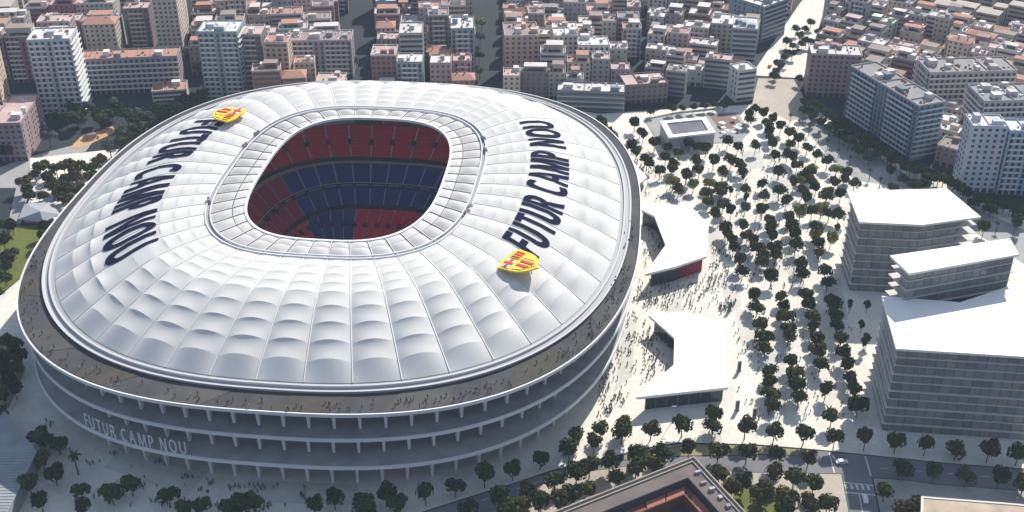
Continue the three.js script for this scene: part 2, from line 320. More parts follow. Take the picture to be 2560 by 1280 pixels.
/* seating bowl */
const TIER = [
  { a0: 34, b0: 27, h0: .7, a1: 41, b1: 53, h1: 3.9 },
  { a0: 43, b0: 55, h0: 5.0, a1: 52, b1: 64.5, h1: 11.4 },
  { a0: 53, b0: 65.5, h0: 12.0, a1: 62.5, b1: 75, h1: 18.6 },
  { a0: 66, b0: 78, h0: 20.2, a1: 82, b1: 94, h1: 31.4 },
];
const t0Level = .4;
const bowl = (t, q) => ({ a: t.a0 + (t.a1 - t.a0) * q, b: t.b0 + (t.b1 - t.b0) * q, n: t.h0 < 1 ? 6 - 3.1 * q : 2.9 });
TIER.forEach((t, k) => {
  part('stand', gridGeo(144, 4, (u, v) => { const c = ov(bowl(t, v))(u); return [c[0], t.h0 - .35 + (t.h1 - t.h0) * v, c[1]]; }), M.concrete, stadium);
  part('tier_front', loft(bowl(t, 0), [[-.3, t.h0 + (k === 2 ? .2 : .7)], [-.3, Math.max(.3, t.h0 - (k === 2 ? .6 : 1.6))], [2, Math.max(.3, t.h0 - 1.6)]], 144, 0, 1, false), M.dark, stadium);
  const NB = 48, st = 20;
  for (let b = 0; b < NB; b++) {
    const s0 = (b + .035) / NB, s1 = (b + .965) / NB, m = (b + .5) / NB;
    if (m > .1 && m < .46) continue;                                     // the near stands are hidden under the roof
    const mb = new MB(), N = 3;
    for (let q = 0; q < st; q++) {
      const f0 = ov(bowl(t, (q + .15) / st)), f1 = ov(bowl(t, (q + 1.15) / st)), y = t.h0 + (t.h1 - t.h0) * (q + .5) / st, yb = y - (t.h1 - t.h0) / st;
      for (let i = 0; i < N; i++) {
        const a = s0 + (s1 - s0) * i / N, c = s0 + (s1 - s0) * (i + 1) / N, A = f0(a), B = f0(c), C = f1(c), D = f1(a);
        mb.quad([A[0], y, A[1]], [D[0], y, D[1]], [C[0], y, C[1]], [B[0], y, B[1]]);
        mb.quad([A[0], yb, A[1]], [A[0], y, A[1]], [B[0], y, B[1]], [B[0], yb, B[1]]);
      }
    }
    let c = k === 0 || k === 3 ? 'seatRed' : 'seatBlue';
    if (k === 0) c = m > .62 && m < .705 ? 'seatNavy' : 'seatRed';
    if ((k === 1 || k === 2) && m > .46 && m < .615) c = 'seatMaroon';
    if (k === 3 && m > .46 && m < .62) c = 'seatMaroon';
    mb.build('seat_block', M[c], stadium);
    if (k !== 2) {                                                       // stair mouths on the aisles
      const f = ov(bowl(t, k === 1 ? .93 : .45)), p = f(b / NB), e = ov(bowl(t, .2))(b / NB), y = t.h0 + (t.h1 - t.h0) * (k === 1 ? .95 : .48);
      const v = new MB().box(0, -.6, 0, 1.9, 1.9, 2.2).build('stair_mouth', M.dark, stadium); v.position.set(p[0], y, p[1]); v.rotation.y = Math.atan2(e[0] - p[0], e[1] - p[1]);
    }
  }
});
part('walkway_rail', loft(bowl(TIER[2], 0), [[-.1, 12.5], [-.1, 12.1], [-.25, 12.1], [-.25, 12.5]], 144), M.steelGrey, stadium);
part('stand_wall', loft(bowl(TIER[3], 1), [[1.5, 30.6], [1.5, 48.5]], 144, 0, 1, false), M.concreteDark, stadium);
part('pitch', new MB().prismTop(Array.from({ length: 48 }, (_, k) => ov(bowl(TIER[0], 0), 1)(k / 48)), t0Level).geo(), M.grass, stadium);
{ /* press boxes and a dark screen under the far roof edge */
  const f = ov(bowl(TIER[3], 1), 1.2);
  const put = (name, px, w, h, y, m, d = .6) => { let best = 0, bd = 1e9; for (let k = 0; k < 800; k++) { const s = .6 + .3 * k / 800, c = f(s), x = SC.x + c[0] * Math.cos(STURN) + c[1] * Math.sin(STURN), z = SC.z - c[0] * Math.sin(STURN) + c[1] * Math.cos(STURN), e = Math.abs(seen(x, y, z)[0] - px); if (e < bd) { bd = e; best = s; } } const c = f(best), e = ov(bowl(TIER[3], .7))(best); const o = new MB().box(0, 0, 0, w, h, d).build(name, m, stadium); o.position.set(c[0], y, c[1]); o.rotation.y = Math.atan2(e[0] - c[0], e[1] - c[1]); return o; };
  put('press_box', 845, 22, 3.6, 31.6, M.concrete, 3); put('press_box', 800, 16, 3.0, 31.6, M.concreteDark, 3);
  const sc = put('screen', 975, 17, 5.6, 31.4, M.seatMaroon);
  for (const [x, y, w, h] of [[-3.6, 3.0, 1.2, 1.7], [-1.2, 2.2, 1.0, .5], [2.2, 3.0, 1.2, 1.7], [3.4, 1.2, .9, .8], [-3.4, 1.1, .9, .7]]) new MB().box(x, y - .3, .4, w, h, .12).build('screen_mark', M.pinkMark ??= (() => { const q = new THREE.MeshStandardMaterial({ roughness: .8 }); q.color.setRGB(.5, .2, .22); return q; })(), sc);
  put('press_box', 1060, 14, 2.6, 31.6, M.ceil, 3);
}

/* letters that stand on the roof */
const font = await new FontLoader().loadAsync('fonts/droid/droid_sans_bold.typeface.json'), thin = await new FontLoader().loadAsync('fonts/droid/droid_sans_regular.typeface.json');
function letterShapes(text, gap, font) {                                       // one geometry per letter, laid out from x = 0
  const out = []; let x = 0;
  for (const ch of text) {
    if (ch === ' ') { x += .42; continue; }
    const g = new TextGeometry(ch, { font, size: 1, depth: .12, curveSegments: 5, bevelEnabled: false }); g.computeBoundingBox();
    const w = g.boundingBox.max.x - g.boundingBox.min.x; g.translate(x - g.boundingBox.min.x, 0, 0); out.push([ch, g, x, w]); x += w + gap;
  }
  return { out, width: x - gap };
}
function finer(g, times) {                                               // splits every triangle in four, so that a letter can follow the roof
  let p = (g.index ? g.toNonIndexed() : g).attributes.position.array;
  for (let t = 0; t < times; t++) {
    const o = [];
    for (let k = 0; k < p.length; k += 9) {
      const a = [p[k], p[k + 1], p[k + 2]], b = [p[k + 3], p[k + 4], p[k + 5]], c = [p[k + 6], p[k + 7], p[k + 8]], m = (x, y) => [(x[0] + y[0]) / 2, (x[1] + y[1]) / 2, (x[2] + y[2]) / 2], ab = m(a, b), bc = m(b, c), ca = m(c, a);
      o.push(...a, ...ab, ...ca, ...ab, ...b, ...bc, ...ca, ...bc, ...c, ...ab, ...bc, ...ca);
    }
    p = o;
  }
  const r = new THREE.BufferGeometry(); r.setAttribute('position', new THREE.Float32BufferAttribute(p, 3)); return r;
}
function roofText(p0, p1, q0, q1) {                                      // p0 -> p1 photograph pixels of the middle of the line's two ends
  const midF = s => roofP(s, (q0 + q1) / 2), S = p => { const q = toLocal(at(p[0], p[1], 49)); let best = 0, bd = 1e9; for (let k = 0; k < 3000; k++) { const c = midF(k / 3000), d = Math.hypot(c[0] - q[0], c[2] - q[1]); if (d < bd) { bd = d; best = k / 3000; } } return best; };
  const sa = S(p0); let sb = S(p1); if (sb - sa > .5) sb -= 1;
  const { out, width } = letterShapes('FUTUR CAMP NOU', .14, font), capH = .729;
  for (const [ch, g0] of out) {
    const g = finer(g0, 3), P = g.attributes.position;
    for (let i = 0; i < P.count; i++) {
      const x = P.getX(i) / width, y = P.getY(i) / capH, z = P.getZ(i) / .12, q = q1 + (q0 - q1) * y;
      const sx = sa + (sb - sa) * x, c = roofP(sx, q, roofBow(sx, q) + .32 + .14 * z); P.setXYZ(i, c[0], c[1], c[2]);
    }
    g.computeVertexNormals(); part('roof_letter', g, M.navy, stadium);
  }
  return [sa, sb];
}
const sRight = roofText([1372, 640], [1352, 302], .41, .62);
const sLeft = roofText([548, 303], [302, 640], .42, .675);
/* the gilded club emblem in front of each line, on short posts */
function emblem(px, py, dirFromS, q) {
  let s = 0, bd = 1e9; const cs = Math.cos(STURN), sn = Math.sin(STURN);
  for (let k = 0; k < 720; k++) for (let m = 0; m < 30; m++) { const a = k / 720, b = .2 + m * .02, c = roofP(a, b, 3.4), p = seen(SC.x + c[0] * cs + c[2] * sn, c[1], SC.z - c[0] * sn + c[2] * cs), d = Math.hypot(p[0] - px, p[1] - py); if (d < bd) { bd = d; s = a; q = b; } }
  const F = s => roofP(s, q);
  const c = F(s), e = F(s - .004), ang = Math.atan2(-(e[2] - c[2]), e[0] - c[0]);
  const sh = new THREE.Shape(); sh.moveTo(-7.2, 3.6); sh.bezierCurveTo(-4, 5.4, -2, 5.2, 0, 4.6); sh.bezierCurveTo(2, 5.2, 4, 5.4, 7.2, 3.6); sh.bezierCurveTo(6.4, 1.5, 7.6, -1.5, 5.2, -4.2); sh.bezierCurveTo(3.4, -6.2, 1.4, -6.6, 0, -7.6); sh.bezierCurveTo(-1.4, -6.6, -3.4, -6.2, -5.2, -4.2); sh.bezierCurveTo(-7.6, -1.5, -6.4, 1.5, -7.2, 3.6);
  const ex = (shape, d) => { const g = new THREE.ExtrudeGeometry(shape, { depth: d, bevelEnabled: true, bevelSize: .12, bevelThickness: .12, bevelSegments: 1, curveSegments: 8 }); return g; };
  const board = part('roof_emblem', ex(sh, .5), M.gold, stadium);
  board.rotation.set(-Math.PI / 2, 0, 0); const holder = board; holder.rotation.order = 'YXZ'; holder.rotation.set(-Math.PI / 2 + .0, ang, 0);
  holder.position.set(c[0], c[1] + 3.4, c[2]); holder.scale.set(1.15, 1.15, 1);
  const patch = (pts, m, z) => { const q2 = new THREE.Shape(pts.map(v => new THREE.Vector2(v[0], v[1]))); const o = part('emblem_field', ex(q2, .14), m, holder); o.position.z = z; };
  patch([[-5.9, 3.2], [-.6, 3.6], [-.6, .6], [-6, .6]], M.white, .72); patch([[.6, 3.6], [5.9, 3.2], [6, .6], [.6, .6]], M.gold, .72);
  patch([[-3.8, 3.5], [-2.7, 3.5], [-2.7, .7], [-3.8, .7]], M.red, 1.0); patch([[-5.8, 2.4], [-.7, 2.4], [-.7, 1.5], [-5.8, 1.5]], M.red, 1.01);
  for (const x of [1.4, 3.0, 4.6]) patch([[x - .35, 3.3], [x + .35, 3.3], [x + .35, .7], [x - .35, .7]], M.red, 1.0);
  patch([[-5.6, -.6], [5.6, -.6], [4.8, -3.4], [0, -6.4], [-4.8, -3.4]], mat('goldPale', .85, .66, .14), .72);
  patch([[-3.4, -.9], [-1.9, -.9], [-1.9, -4.9], [-3.4, -4.0]], M.red, 1.0); patch([[-.7, -.9], [.8, -.9], [.8, -5.6], [-.7, -5.6]], M.red, 1.0); patch([[2.1, -.9], [3.5, -.9], [3.5, -4.0], [2.1, -4.8]], M.gold, 1.0);
  for (const [x, y] of [[-4, 2], [4, 2], [0, -5]]) { const g = new THREE.CylinderGeometry(.18, .18, 3.4, 6); g.rotateX(Math.PI / 2); g.translate(x, y, -1.7); part('emblem_post', g, M.steelGrey, holder); }
}
emblem(1298, 660, 0, .42); emblem(572, 287, 0, .45);
/* white letters on the edge of the lowest ring, front left */
{
  const f = ov(RINGS[2], -.9), sa = nearS(205, 1068, 12.8, f), sb = nearS(462, 1143, 12.8, f), { out, width } = letterShapes('FUTUR CAMP NOU', .2, thin);
  for (const [ch, g, x0, w] of out) {
    const s = sa + (sb - sa) * ((x0 + w / 2) / width), c = f(s), e = ov(RINGS[2], 3)(s), L = f.len * Math.abs(sb - sa) / width;
    g.translate(-(x0 + w / 2), 0, 0); g.scale(L * .93, 4.1 / .729, 2.2);
    const m = part('facade_letter', g, M.white, stadium); m.position.set(c[0], 12.82, c[1]); m.rotation.y = Math.atan2(e[0] - c[0], e[1] - c[1]);
  }
}

/* ------------------------------------------------------------------ the ground */
const G = pts => pts.map(([x, y]) => { const p = at(x, y); return [p.x, p.z]; });
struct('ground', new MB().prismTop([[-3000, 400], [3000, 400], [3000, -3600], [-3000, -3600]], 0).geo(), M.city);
const PL = .15;                                                          // pavements stand one kerb above the roads
const pave = (name, pts, y, m) => struct(name, new MB().prism(G(pts), y - .15, y, false).geo(), m);
pave('plaza_paving', [[1380, 268], [1500, 285], [1620, 277], [1880, 262], [1990, 285], [2010, 250], [2130, 325], [2260, 412], [2420, 472], [2620, 560], [2620, 1176], [2377, 1158], [2241, 1144], [2040, 1124], [1900, 1112], [1700, 1106], [1600, 1122], [1560, 1134], [1386, 1173], [1277, 1210], [1211, 1230], [1080, 1271], [990, 1303], [-90, 1303], [-90, 800], [0, 762], [112, 622], [205, 480], [330, 380], [560, 300], [800, 282]], PL, M.paving);
pave('path', [[1985, 292], [2030, 292], [2160, 368], [2290, 455], [2420, 512], [2620, 602], [2620, 700], [2450, 590], [2300, 476], [2140, 452], [2060, 380]], PL + .01, M.pavingGrey);
pave('avenue', [[1878, 188], [2008, 196], [2056, 40], [2066, -30], [2036, -30], [2000, 8]], .1, M.paving);
pave('avenue_apron', [[1895, 196], [1984, 199], [2003, 232], [2026, 285], [1976, 305], [1900, 268], [1880, 262]], PL + .012, M.pavingSand);
pave('lawn', [[34, 566], [104, 560], [108, 608], [58, 690], [12, 726], [-90, 790], [-90, 640], [20, 600]], .12, M.grass);
pave('path', [[-90, 800], [-90, 770], [0, 740], [60, 690], [108, 608], [118, 612], [112, 622], [0, 762]], .13, M.kerb);
pave('road', [[-60, 440], [70, 392], [235, 350], [215, 378], [84, 412], [72, 480], [52, 560], [20, 560], [40, 470], [-60, 470]], .012, M.pavingGrey);
pave('park_paving', [[74, 396], [300, 372], [206, 478], [150, 545], [108, 560], [60, 556], [78, 480]], .14, M.paving);
pave('playing_court', [[168, 376], [203, 341], [282, 315], [290, 330], [213, 366]], .05, M.sand);
pave('garden_bed', [[-90, 835], [45, 842], [62, 930], [22, 1020], [-90, 1050]], PL + .02, M.grassDry);
pave('verge', [[1560, 1139], [1602, 1126], [1700, 1110], [1900, 1116], [2040, 1128], [2042, 1140], [1900, 1136], [1640, 1141], [1560, 1150]], .1, M.grassDry);
pave('road', [[2620, 1178], [2377, 1160], [2241, 1146], [2046, 1127], [2043, 1141], [1900, 1138], [1640, 1143], [1560, 1152], [1386, 1177], [1277, 1213], [1211, 1233], [1080, 1274], [990, 1306], [1180, 1306], [1321, 1240], [1342, 1214], [1420, 1185], [1560, 1166], [1700, 1168], [1860, 1180], [2040, 1183], [2105, 1184], [2128, 1306], [2202, 1306], [2180, 1193], [2269, 1200], [2334, 1210], [2426, 1216], [2620, 1232]], .02, M.asphalt);
pave('pavement', [[1344, 1217], [1421, 1187], [1560, 1168], [1700, 1170], [1860, 1182], [2040, 1185], [2103, 1186], [2126, 1306], [1184, 1306]], PL, M.pavingSand);
pave('grass', [[1830, 1212], [1950, 1222], [2000, 1306], [1835, 1306]], PL + .02, M.grass);
pave('pavement', [[2183, 1196], [2269, 1202], [2334, 1212], [2426, 1218], [2620, 1234], [2620, 1306], [2206, 1306]], PL, M.pavingGrey);
mat('pavingPatch', .54, .525, .49, { map: T.paving });
[[[1800, 690], [1852, 688], [1852, 768], [1816, 790]], [[1838, 772], [1884, 778], [1884, 858], [1852, 862]], [[1655, 700], [1702, 698], [1704, 782], [1668, 786]], [[1764, 560], [1800, 556], [1812, 650], [1780, 660]], [[1930, 440], [1990, 446], [1976, 520], [1928, 510]], [[1850, 380], [1900, 376], [1912, 420], [1862, 424]], [[1960, 640], [2000, 636], [2014, 720], [1978, 724]], [[2050, 700], [2100, 694], [2120, 800], [2076, 806]], [[1900, 880], [1960, 876], [1968, 1050], [1912, 1056]], [[1660, 480], [1712, 470], [1726, 500], [1676, 512]], [[1560, 800], [1592, 790], [1580, 940], [1536, 980]], [[1752, 1078], [1800, 1074], [1806, 1110], [1756, 1108]], [[300, 1120], [520, 1180], [470, 1240], [260, 1170]], [[620, 1200], [900, 1212], [880, 1262], [620, 1258]]].forEach((p, k) => struct('paving_field', new MB().prismTop(G(p), PL + .005 + .004 * (k % 2)).geo(), M.pavingPatch));
{ /* painted road markings */
  const line = (a, b, w) => { const p = at(...a), q = at(...b), dx = q.x - p.x, dz = q.z - p.z, l = Math.hypot(dx, dz), nx = -dz / l * w / 2, nz = dx / l * w / 2; return [[p.x + nx, p.z + nz], [q.x + nx, q.z + nz], [q.x - nx, q.z - nz], [p.x - nx, p.z - nz]]; };
  const put = (a, b, w) => struct('road_marking', new MB().prismTop(line(a, b, w), .026).geo(), M.paint);
  put([2073, 1131], [2086, 1182], .5); put([2163, 1140], [2177, 1190], .6); put([2110, 1206], [2184, 1214], .5); put([2114, 1231], [2190, 1238], .6);
  for (let k = 0; k < 5; k++) put([2113 + k * 14, 1210 + k], [2117 + k * 14, 1222 + k], .9);
  put([2148, 1236], [2160, 1300], .35);
  for (let k = 0; k < 9; k++) put([2200 + k * 42, 1170 + k * 3.4], [2220 + k * 42, 1171.6 + k * 3.4], .25);
  for (let k = 0; k < 6; k++) put([1160 + k * 44, 1266 - k * 14.5], [1180 + k * 44, 1259 - k * 14.5], .22);
  put([1940, 195], [1952, 262], .7);
}

/* ------------------------------------------------------------------ the office blocks on the right */
function inset(poly, d, cut = 0) {                                       // poly [x, z]; edges moved inwards by d, corners cut back
  let ar = 0; for (let k = 0; k < poly.length; k++) { const a = poly[k], b = poly[(k + 1) % poly.length]; ar += a[0] * b[1] - b[0] * a[1]; }
  const q = ar < 0 ? [...poly].reverse() : poly, n = q.length, out = [];
  for (let k = 0; k < n; k++) {
    const a = q[(k + n - 1) % n], b = q[k], c = q[(k + 1) % n], n1 = nrm(a, b), n2 = nrm(b, c), e1 = unit(a, b), e2 = unit(b, c), cr = e1[0] * e2[1] - e1[1] * e2[0];
    let p; if (Math.abs(cr) < .05) p = [b[0] + n1[0] * d, b[1] + n1[1] * d];
    else { const px = b[0] + n1[0] * d, pz = b[1] + n1[1] * d, qx = b[0] + n2[0] * d, qz = b[1] + n2[1] * d, t = ((qx - px) * e2[1] - (qz - pz) * e2[0]) / cr; p = [px + e1[0] * t, pz + e1[1] * t]; }
    const c2 = Array.isArray(cut) ? cut[poly === q ? k : n - 1 - k] : cut;
    if (c2) { out.push([p[0] - e1[0] * c2, p[1] - e1[1] * c2], [p[0] + e2[0] * c2, p[1] + e2[1] * c2]); } else out.push(p);
  }
  return out;
  function unit(a, b) { const l = Math.hypot(b[0] - a[0], b[1] - a[1]); return [(b[0] - a[0]) / l, (b[1] - a[1]) / l]; }
  function nrm(a, b) { const u = unit(a, b); return [-u[1], u[0]]; }
}
const A2 = (pts, h) => pts.map(([x, y]) => { const p = at(x, y, h); return [p.x, p.z]; });
const panes = [[.19, .19, .19], [.15, .155, .165], [.235, .23, .22], [.19, .2, .21]].map(([r, g, b], k) => mat('officePane' + k, r, g, b, { roughness: .12 + .1 * k, specularIntensity: .8 }));
function office(label, roofPx, h, floors, cuts) {
  const poly = A2(roofPx, h), cx = poly.reduce((s, p) => s + p[0], 0) / poly.length, cz = poly.reduce((s, p) => s + p[1], 0) / poly.length, L = poly.map(p => [p[0] - cx, p[1] - cz]);
  const o = tag(base('office_block', cx, PL, cz), label, 'office building'), fh = (h - PL) / floors, gl = inset(L, 1.3, cuts), core = inset(L, 1.65, cuts.map ? cuts.map(c => c ? c - .1 : 0) : cuts);
  new MB().prism(core, 0, h - PL - .5).build('core_wall', M.concrete, o);
  const rest = new MB();
  for (let f = 0; f < floors; f++) {
    const top = f === floors - 1, y = fh * (f + 1);
    if (top) new MB().prism(L, y - .7, y + .25).build('roof', M.roofSheet, o);
    else new MB().prism(inset(L, f % 2 ? .75 : .35), y - .26, y).build('floor_slab', M.slabEdge ??= mat('slabEdge', .52, .51, .49), o);
    for (let k = 0; k < gl.length; k++) {
      const a = gl[k], b = gl[(k + 1) % gl.length], len = Math.hypot(b[0] - a[0], b[1] - a[1]), n = Math.max(1, Math.round(len / 3.6)), tx = (b[0] - a[0]) / len, tz = (b[1] - a[1]) / len;
      const nz = -tx, nx = tz, mx = cx + (a[0] + b[0]) / 2, mz = cz + (a[1] + b[1]) / 2, facing = nx * -mx + nz * -mz > 0 && len > 6;      // outward side turned to the visitor
      for (let q = 0; q < n; q++) {
        const t = (q + .5) / n * len, w = len / n - .22, y0 = fh * f + .06, hh = fh - .42, mb = facing ? new MB() : rest;
        mb.box(a[0] + tx * t, y0, a[1] + tz * t, w, hh, .1, Math.atan2(-tz, tx));
        if (facing) mb.build('glass_pane', panes[Math.floor(hash(q * 3 + k, f, 17) * 4)], o);
      }
    }
  }
  if (!rest.empty) rest.build('glass_pane', M.glassOffice, o, 'stuff');
  return o;
}
office('white-roofed office block with bent front, farthest of three overlapping blocks', [[2118, 479], [2367, 472], [2452, 543], [2306, 563], [2148, 556]], 36, 9, [4, 0, 9, 0, 0]);
office('narrow white-roofed office block in the middle of three overlapping blocks', [[2225, 640], [2525, 597], [2547, 637], [2272, 685]], 51.5, 13, [6, 4, 0, 0]);
office('largest white-roofed office block with gridded front, nearest of three overlapping blocks', [[2204, 741], [2400, 757], [2524, 716], [2575, 800], [2640, 898], [2240, 873]], 38.5, 10, [6, 0, 0, 0, 0, 0]);

/* ------------------------------------------------------------------ the pavilions beside the stadium */
function pavilion(label, roofPx, h, frontRed) {
  const P = A2(roofPx, h), cx = P.reduce((s, p) => s + p[0], 0) / P.length, cz = P.reduce((s, p) => s + p[1], 0) / P.length, L = P.map(p => [p[0] - cx, p[1] - cz]);
  const o = tag(base('pavilion', cx, PL, cz), label, 'pavilion');
  new MB().prism(L, h - PL - 1.1, h - PL).build('roof', M.roofSheet, o);
  new MB().prism(inset(L, .5), h - PL - 1.7, h - PL - 1.1).build('fascia', M.steelGrey, o);
  const W = inset(L, 1.6); new MB().prism(inset(L, 1.9), 0, h - PL - 1.7).build('wall', M.concrete, o);
  for (let k = 0; k < W.length; k++) {
    const a = W[k], b = W[(k + 1) % W.length], len = Math.hypot(b[0] - a[0], b[1] - a[1]), n = Math.round(len / 4.2), tx = (b[0] - a[0]) / len, tz = (b[1] - a[1]) / len; if (n < 1) continue;
    for (let q = 0; q < n; q++) { const t = (q + .5) / n * len; new MB().box(a[0] + tx * t, .2, a[1] + tz * t, len / n - .5, h - 3.1, .1, Math.atan2(-tz, tx)).build('glass_pane', frontRed && frontRed(cx + a[0] + tx * t, cz + a[1] + tz * t, -tz * 0 + tz, -tx) ? M.crimson : M.glass, o); }
  }
  return o;
}
mat('crimson', .26, .014, .035, { roughness: .5 });
pavilion('white folded-roof pavilion with a V-shaped notch, nearest the kerb road', [[1622, 788], [1686, 845], [1684, 912], [1590, 993], [1700, 981], [1820, 968], [1806, 806], [1705, 778]], 8);
pavilion('white folded-roof pavilion with a red front panel, between the other two', [[1593, 519], [1636, 540], [1664, 612], [1612, 685], [1690, 666], [1766, 640], [1772, 560], [1725, 515], [1650, 509]], 9, (x, z) => { const p = seen(x, 5, z); return p[0] > 1694 && p[1] > 640; });
pavilion('small white pavilion half hidden behind the stadium rim', [[1530, 372], [1568, 388], [1618, 443], [1584, 470], [1545, 482], [1520, 430]], 8);

/* square building with a sunken dark roof field */
{
  const h = 9, P = A2([[1649.7, 302.5], [1764, 291.6], [1789, 330.6], [1672, 344]], h), cx = P.reduce((s, p) => s + p[0], 0) / 4, cz = P.reduce((s, p) => s + p[1], 0) / 4, L = P.map(p => [p[0] - cx, p[1] - cz]);
  const o = tag(base('hall', cx, PL, cz), 'square hall with dark sunken roof field in a white frame, among the plaza trees', 'building');
  new MB().prism(inset(L, .4), 0, h - 1.2).build('wall', M.steelGrey, o);
  const I = inset(L, 3.2), D = inset(L, 0), rim = new MB(); for (let k = 0; k < 4; k++) { const m = (k + 1) % 4; rim.prism([D[k], D[m], I[m], I[k]], h - 1.2, h - PL); } rim.build('roof_frame', M.roofSheet, o);
  new MB().prism(inset(L, 3.3), h - 1.9, h - .9).build('roof_field', M.seatGrey ??= mat('roofViolet', .17, .165, .2, { map: T.roof }), o);
  for (const [q, w] of [[.62, 7], [.2, 3]]) { const a = L[3], b = L[2], x = a[0] + (b[0] - a[0]) * q, z = a[1] + (b[1] - a[1]) * q; new MB().box(x, .1, z + .2, w, 2.6, 1.4, -.1).build('porch', M.white, o); }
  const q = G([[1612, 302], [1690, 287], [1845, 282], [1872, 330], [1852, 356], [1650, 366]]);
  struct('terrace', new MB().prism(q, .1, .45, false).geo(), M.pavingGrey);
  const brown = G([[1772, 289], [1838, 285], [1856, 318], [1800, 328]]); struct('terrace', new MB().prism(brown, .3, .5, false).geo(), mat('terraceBrown', .25, .17, .14, { map: T.soil }));
  const e = [[1614, 300], [1690, 284], [1800, 272]]; const mb = new MB(); for (let k = 0; k < 2; k++) { const a = at(...e[k]), b = at(...e[k + 1]), l = Math.hypot(b.x - a.x, b.z - a.z); mb.box((a.x + b.x) / 2, .1, (a.z + b.z) / 2, l, 1.1, .8, Math.atan2(-(b.z - a.z), b.x - a.x)); }
  const w = new THREE.Group(); w.name = 'low_wall'; scene.add(w); tag(w, 'long low pale wall behind the square hall', 'wall'); mb.build('wall_stone', M.kerb, w);
  const spots = Array.from({ length: 14 }, (_, k) => [1800 + 48 * hash(k, 1, 5), 302 + 40 * hash(k, 2, 5)]).sort((a, b) => a[0] - b[0]);
  for (let k = 0; k < 14; k++) { const p = at(...spots[k]), b2 = base('market_parasol', p.x, .5, p.z); tag(b2, `${k % 4 === 1 ? 'blue' : 'white'} square parasol, ${k ? ord(k + 1) + ' from left' : 'leftmost'} in the cluster right of the square hall`, 'parasol', 'pale parasols beside the square hall'); new MB().box(0, 0, 0, .12, 2.4, .12).build('pole', M.steelGrey, b2); const c = new THREE.ConeGeometry(1.9, .7, 4, 1); c.rotateY(Math.PI / 4 + hash(k, 3, 5)); c.translate(0, 2.6, 0); part('canopy', c, k % 4 === 1 ? M.tankBlue : M.white, b2); }
}

/* brown roofed building at the lower edge */
{
  const h = 17, poly = A2([[1735, 1140], [1230, 1339], [1425, 1490], [1932, 1352]], h), cx = poly.reduce((s, p) => s + p[0], 0) / 4, cz = poly.reduce((s, p) => s + p[1], 0) / 4, L = poly.map(p => [p[0] - cx, p[1] - cz]);
  const o = tag(base('courtyard_building', cx, 0, cz), 'brown flat-roofed courtyard building with terracotta roof terraces, at the lower frame edge', 'building');
  const ring = (a, b, y0, y1, name, m) => { for (let k = 0; k < 4; k++) { const j = (k + 1) % 4; new MB().prism([a[k], a[j], b[j], b[k]], y0, y1).build(name, m, o); } };
  const roofM = mat('roofGravel', .17, .145, .135, { map: T.roof }), terr = mat('terracotta', .40, .17, .115, { map: T.tiles }), terr2 = mat('terracottaDark', .22, .095, .075, { map: T.tiles });
  const e0 = inset(L, 0), e1 = inset(L, .45), e2 = inset(L, 1.5), e3 = inset(L, 1.9), e4 = inset(L, 7.6), e5 = inset(L, 11.5), e6 = inset(L, 12);
  ring(e0, e2, 0, h - .75, 'wall', M.wallBrown ??= mat('wallBrown', .30, .22, .18, { map: T.plaster }));
  ring(e0, e1, h - .75, h, 'parapet', M.stoneTrim ??= mat('stoneTrim', .30, .275, .24)); ring(e2, e3, h - .75, h - .25, 'parapet', M.stoneTrim); ring(e3, e4, h - 3, h - .8, 'roof', roofM);
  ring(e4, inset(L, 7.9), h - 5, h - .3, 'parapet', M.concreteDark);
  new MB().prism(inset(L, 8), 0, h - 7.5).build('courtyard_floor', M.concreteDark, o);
  for (let k = 0; k < 4; k++) {
    const j = (k + 1) % 4, N = k === 0 || k === 2 ? 7 : 6;
    for (let q = 0; q < N; q++) {
      const lp = (a, b, t) => [a[0] + (b[0] - a[0]) * t, a[1] + (b[1] - a[1]) * t], t0 = (q + .02) / N, t1 = (q + .96) / N, a = inset(L, 8.3);
      new MB().prism([lp(a[k], a[j], t0), lp(a[k], a[j], t1), lp(e5[k], e5[j], t1), lp(e5[k], e5[j], t0)], h - 4.4, h - 3.2 - .3 * hash(q, k, 2)).build('roof_terrace', (q + k) % 3 ? terr : terr2, o);
    }
  }
  ring(e5, e6, h - 8, h - 2.7, 'inner_parapet', terr2);
  for (let q = 0; q < 15; q++) { const a = e2[0], b = e2[q % 2 ? 1 : 3], c = e4[0], d = e4[q % 2 ? 1 : 3], t = .06 + .06 * q, p = [a[0] + (b[0] - a[0]) * t, a[1] + (b[1] - a[1]) * t], r = [c[0] + (d[0] - c[0]) * t, c[1] + (d[1] - c[1]) * t], m = .3 + .4 * hash(q, 1, 1); new MB().box(p[0] + (r[0] - p[0]) * m, h - .8, p[1] + (r[1] - p[1]) * m, .8 + 1.4 * hash(q, 2, 1), .5 + .9 * hash(q, 3, 1), .8 + hash(q, 4, 1), .4).build('roof_vent', q % 3 ? M.steelGrey : M.concrete, o); }
}
